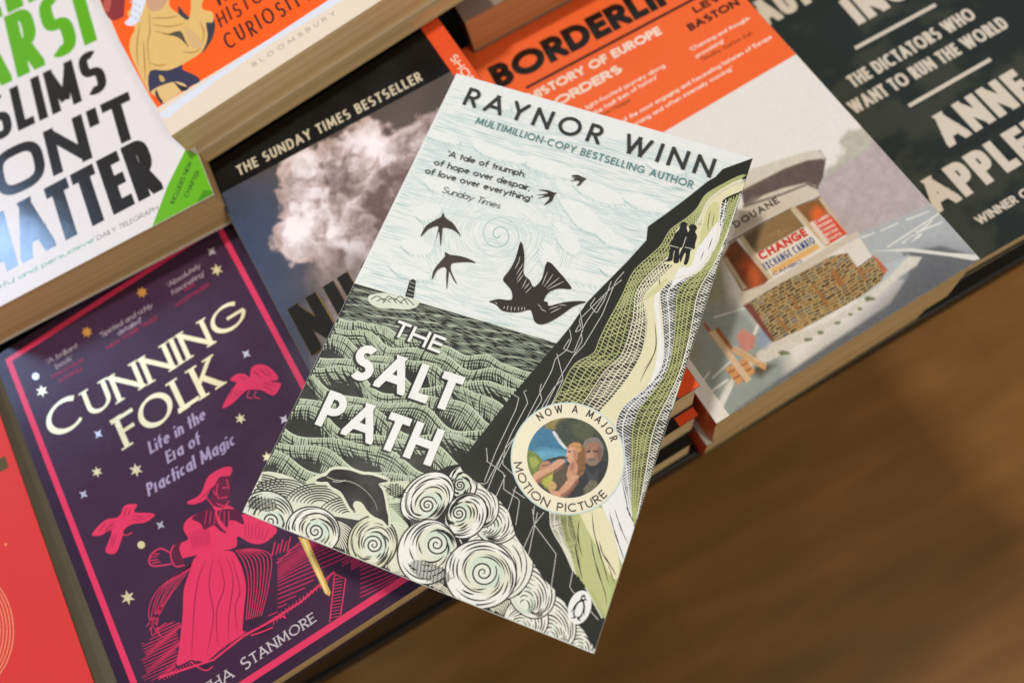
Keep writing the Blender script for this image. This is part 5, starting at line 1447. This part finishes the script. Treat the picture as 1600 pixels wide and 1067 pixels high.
U.build('cover_print', M_SATIN, cun_fc, T_CUN)
FO = Art(P_CUN, U.z + .004)
GOLD = (244, 228, 182)
FO.letters('CUNNING', (82, 690), (380, 507), ((195, 625), (177, 586)), t=.165, tr=.13, col=GOLD, nib=.5, serif=.2, first=1.22, rise=lambda f: -.13 * math.sin(f * 3.14) + .06)
FO.letters('FOLK', (196, 701), (350, 601), ((197, 699), (175, 654)), t=.17, tr=.12, col=GOLD, nib=.5, serif=.22)
def star(c, r, n, r2, col, rot=.3):
    FO = Art(P_CUN, U.z + .004)
    a = np.arange(2 * n) * math.pi / n + rot
    rr_ = np.where(np.arange(2 * n) % 2 == 0, r, r2)
    FO.poly(np.stack([c[0] + rr_ * np.cos(a), c[1] + rr_ * np.sin(a)], 1), col)
    FO.build('foil_star', M_FOIL, cun_fc, T_CUN)
for c in ((222, 457), (136, 519)): star(c, 9, 7, 5, (232, 170, 84))
for c, r in (((339, 422), 10), ((66, 611), 10), ((152, 737), 9), ((213, 734), 11), ((376, 654), 9), ((200, 933), 12), ((418, 714), 9)): star(c, r, 6, r * .42, GOLD)
for c in ((331, 393), (154, 678), (385, 553), (131, 772), (251, 820), (444, 655)): star(c, 8, 4, 3.2, (206, 202, 214), .5)
star((56, 588), 5.5, 12, 5.4, (226, 222, 224)); star((221, 851), 6, 12, 5.9, (248, 228, 172))
FO.build('title_lettering', M_FOIL, cun_fc, T_CUN)
FO = Art(P_CUN, U.z + .004)
FO.poly([(466, 838), (481, 842), (517, 925), (515, 931), (508, 927)], (226, 186, 96))
FO.line([(474, 842), (511, 926)], 4, (250, 224, 150))
FO.build('foil_wand', M_FOIL, cun_fc, T_CUN)

# ================================================================== the red book at the left edge
zR = -2.0
P_RED = Pose(0, 0, zR, 0)
r0, r1 = unproject(0, 649, zR), unproject(147, 1067, zR)
yr = math.atan2(r1[0] - r0[0], -(r1[1] - r0[1]))
P_RED = Pose(0, 0, zR, yr)
mid = (r0 + r1) / 2
P_RED.o = np.array([mid[0], mid[1], zR]) - P_RED.R[:, 0] * 64.5 - P_RED.R[:, 1] * 0
s_al = (np.array([0, P_CUN.o[1], 0]) - P_RED.o)[1]; P_RED.o = P_RED.o + P_RED.R[:, 1] * (s_al / P_RED.R[1, 1])
T_RED = 21.0
red, red_fc = book('paperback_book', 'bright red book with fine cream rings at the left edge of the picture', P_RED, T_RED, (196, 54, 50), page=M_PAGE_GREY)
Rr = Art(P_RED)
full(Rr, (216, 60, 56))
ls = []
for k in range(5):
    a = np.linspace(0, 6.283, 90)
    ls.append((np.array([-62, 985]) + np.stack([(83 - k * 5.2) * np.cos(a), (100 - k * 4.5) * np.sin(a)], 1), 1.5))
Rr.strips(ls, (240, 160, 122))
Rr.poly([(-14, 722), (8, 712), (14, 730), (-8, 742)], (92, 76, 44))
Rr.disc((9, 850), 2.2, 2.2, (240, 150, 90))
Rr.build('cover_print', M_MATTE, red_fc, T_RED)
riser('low black block standing in for the shaded gap under the purple and red books', -300, P_CUN.o[1] - 96, P_NUC.o[0] - 64.5 - 7, 232, TABLE + min(zR - T_RED, .828 - T_CUN) - .15)  # black box put in for the shaded gap below these two books

# ================================================================== back row
# white book with heavy capitals
zW = 27.0
b0, b1 = unproject(0, 479, zW), unproject(334, 304, zW)
yw = math.atan2(b1[1] - b0[1], b1[0] - b0[0])
P_WAR = Pose(0, 0, zW, yw)
P_WAR.o = b1 - P_WAR.R[:, 0] * 64.5 + P_WAR.R[:, 1] * 99
T_WAR = 24.5
war, war_fc = book('paperback_book', 'white paperback with green and black block capitals and a green corner flash', P_WAR, T_WAR, (222, 216, 212), page=M_PAGE_TAN)
Wt = Art(P_WAR)
full(Wt, (228, 222, 222))
Wt.poly([(262, 290), (291, 232), (345, 262), (350, 320), (232, 372), (239, 351)], (104, 178, 24))
Wt.poly([(318, 297), (300, 330), (345, 320), (350, 300)], (74, 142, 20))
GT = (32, 52, 24)
Wt.letters('INCLUDES NEW', (272, 319), (301, 254), 2.3, t=.15, tr=.08, col=GT)
Wt.letters('CHAPTER', (293, 309), (313, 268), 2.3, t=.15, tr=.08, col=GT)
Wt.letters("'Eloquent, insightful and persuasive'", (-118, 512), (148, 377), 2.5, t=.14, tr=.06, col=(90, 170, 140))
Wt.letters('DAILY TELEGRAPH', (152, 376), (247, 328), 2.4, t=.11, tr=.1, col=(70, 66, 64), slant=.15)
Wt.letters('YEEDA', (-62, 58), (128, -35), ((92, 91), (48, 8)), t=.17, tr=.07, col=(96, 172, 28), sq=2.8, upright=True)
Wt.letters('ARSI', (-40, 155), (152, 63), ((92, 91), (48, 8)), t=.17, tr=.07, col=(96, 172, 28), sq=2.8, upright=True)
Wt.build('cover_print', M_SATIN, war_fc, T_WAR)
L3 = Art(P_WAR, Wt.z + .004)
K_ = (28, 25, 24)
L3.letters('MUSLIMS', (-108, 270), (184, 132), ((53, 195), (26, 136)), t=.178, tr=.09, col=K_, sq=2.7, upright=True)
L3.letters("DON'T", (-66, 347), (220, 211), ((82, 271), (55, 208)), t=.20, tr=.09, col=K_, sq=3, upright=True)
L3.letters('MATTER', (-24, 443), (264, 291), ((184, 333), (147, 254)), t=.195, tr=.06, col=K_, sq=2.7, upright=True)
L3.build('title_lettering', M_GLOSS, war_fc, T_WAR)

# orange book with a robed figure, another one under it
zO = 41.0
b0, b1 = unproject(267, 213, zO), unproject(597, 0, zO)
yo = math.atan2(b1[1] - b0[1], b1[0] - b0[0])
P_ORA = Pose(0, 0, zO, yo, 153, 234)
P_ORA.o = b0 + P_ORA.R[:, 0] * 76.5 + P_ORA.R[:, 1] * 117
T_ORA = 18.0
ora, ora_fc = book('paperback_book', 'orange book with a robed figure and hand lettering, on a pale book', P_ORA, T_ORA, (226, 208, 184), page=M_PAGE)
O_ = Art(P_ORA)
full(O_, (232, 216, 196))
def po(L): return [(160 + a / 5.927, b / 5.927) for a, b in L]
O_.poly([(240, 185), (262, 167), (420, 62), (560, -30), (600, -30), (600, 20), (262, 185)], (222, 226, 238))
O_.poly(po([(640, 1067), (1100, 720), (1541, 420), (2200, 20), (2700, -200), (2700, 400), (900, 1200)]), (232, 216, 196))
O_.poly(po([(-400, -900), (300, 700), (510, 1000), (905, 755), (1541, 368), (2100, 0), (2600, -400), (2600, -900)]), (250, 96, 30))
O_.poly(po([(-60, -200), (190, -200), (200, 120), (180, 165), (80, 190), (0, 60)]), (140, 52, 56), 3)
O_.poly(po([(30, -40), (80, -20), (70, 90), (40, 120), (10, 60)]), (188, 92, 80), 3)
O_.poly(po([(700, 60), (800, 160), (960, 150), (1040, 200), (1030, 330), (970, 440), (920, 490), (820, 470), (740, 300)]), (62, 62, 72), 3)
O_.poly(po([(440, 660), (600, 640), (735, 605), (745, 650), (860, 700), (905, 755), (820, 800), (720, 860), (600, 935), (545, 965), (480, 870), (430, 840)]), (60, 60, 84), 3)
O_.poly(po([(230, 120), (330, 60), (400, -60), (610, -60), (620, 60), (700, 130), (790, 190), (820, 90), (830, -60), (940, -60), (920, 80), (1020, 120), (1020, 210), (960, 215), (975, 330), (950, 430), (900, 500), (740, 600), (600, 655), (440, 660), (435, 850), (520, 1010), (430, 860), (320, 640), (255, 480), (260, 360), (300, 260)]), (226, 186, 114), 3)
for L in ([(430, 110), (440, 280), (420, 420), (440, 650)], [(350, 200), (320, 440), (330, 620)], [(450, 170), (600, 170), (700, 150)], [(460, 230), (620, 250), (770, 215)], [(480, 290), (620, 320), (720, 300)], [(440, 590), (520, 610), (600, 600)], [(770, 300), (860, 380), (910, 420)], [(740, 480), (840, 490), (920, 450)], [(900, 200), (940, 300), (930, 400)], [(380, 380), (390, 560), (400, 760)]):
    O_.line(po(L), 1.7, (160, 116, 60), 6, taper=True)
O_.poly(po([(520, 310), (600, 320), (720, 290), (770, 380), (800, 440), (760, 400), (700, 350), (620, 330)]), (88, 80, 66), 3)
O_.poly(po([(760, 250), (850, 300), (930, 400), (900, 450), (830, 440), (790, 360)]), (214, 176, 122), 3)
O_.poly(po([(450, 850), (560, 790), (690, 760), (780, 800), (720, 860), (560, 960), (500, 900)]), (226, 190, 128), 3)
O_.poly(po([(500, 830), (530, 900), (560, 940), (540, 960), (490, 880)]), (72, 52, 54), 3)
O_.poly(po([(660, 760), (720, 790), (800, 820), (740, 850), (690, 800)]), (48, 46, 56), 3)
O_.poly(po([(525, 700), (560, 710), (580, 750), (540, 760)]), (196, 168, 96), 3)
O_.poly(po([(410, 20), (450, -40), (600, -40), (590, 30), (540, 90), (480, 110), (430, 90)]), (206, 158, 128), 3)
O_.poly(po([(300, -60), (400, -60), (390, 60), (330, 200), (270, 245), (205, 215), (260, 150)]), (226, 228, 240), 3)
for k in range(9): O_.disc(po([(270 + (k * 37) % 110, 20 + k * 22)])[0], 2.2, 1.6, (190, 194, 214), up=(k == 0))
O_.letters('BLOOMSBURY', (396, 105), (525, 23), 2.3, t=.12, tr=.85, col=(158, 144, 126), serif=.12)
O_.build('cover_print', M_SATIN, ora_fc, T_ORA)
L4 = Art(P_ORA, O_.z + .004)
L4.letters('A', (343, 10), (356, 0), ((353, 40), (344, 17)), t=.15, tr=.1, col=K_)
L4.letters('HISTORY OF', (345, 44), (486, -46), ((353, 40), (345, 19)), t=.115, tr=.2, col=K_, slant=.12, jitter=.08)
L4.letters('CURIOSITY', (357, 79), (489, -3), ((361, 75), (351, 52)), t=.115, tr=.2, col=K_, slant=.05, jitter=.07)
L4.build('title_lettering', M_GLOSS, ora_fc, T_ORA)
p = Pose(P_ORA.o[0] + 3, P_ORA.o[1] - 1.5, zO - T_ORA, yo - .012, 153, 234)
e, fc = book('paperback_book', 'thick pale book under the orange one, only its tan page edges showing', p, zO - T_ORA - 15.9, (200, 176, 132), page=M_PAGE)
a = Art(p); full(a, (200, 180, 140)); a.build('cover_print', M_MATTE, fc, zO - T_ORA - 15.9)

# plain brown book between the stacks
zB = 6.5
b0, b1 = unproject(725, 35, zB), unproject(790, 0, zB)
yb = math.atan2(b1[1] - b0[1], b1[0] - b0[0])
P_BRO = Pose(0, 0, zB, yb, 135, 216)
P_BRO.o = b0 + P_BRO.R[:, 0] * 67.5 + P_BRO.R[:, 1] * 108
T_BRO = zB + 17.727 - .6
bro, bro_fc = book('paperback_book', 'plain grey brown book with peach page edges at the top of the picture', P_BRO, T_BRO, (128, 108, 96), page=M_PAGE_PEACH, spine_col=(74, 54, 44))
a = Art(P_BRO); full(a, (150, 128, 116)); a.build('cover_print', M_MATTE, bro_fc, T_BRO)

# steps that carry the back row behind the front stacks
ys = P_NUC.o[1] + 109
riser('black display step behind the front row, carrying the back row of books', -330, ys, P_NUC.o[0] + 63, 560, TABLE + 2.3)
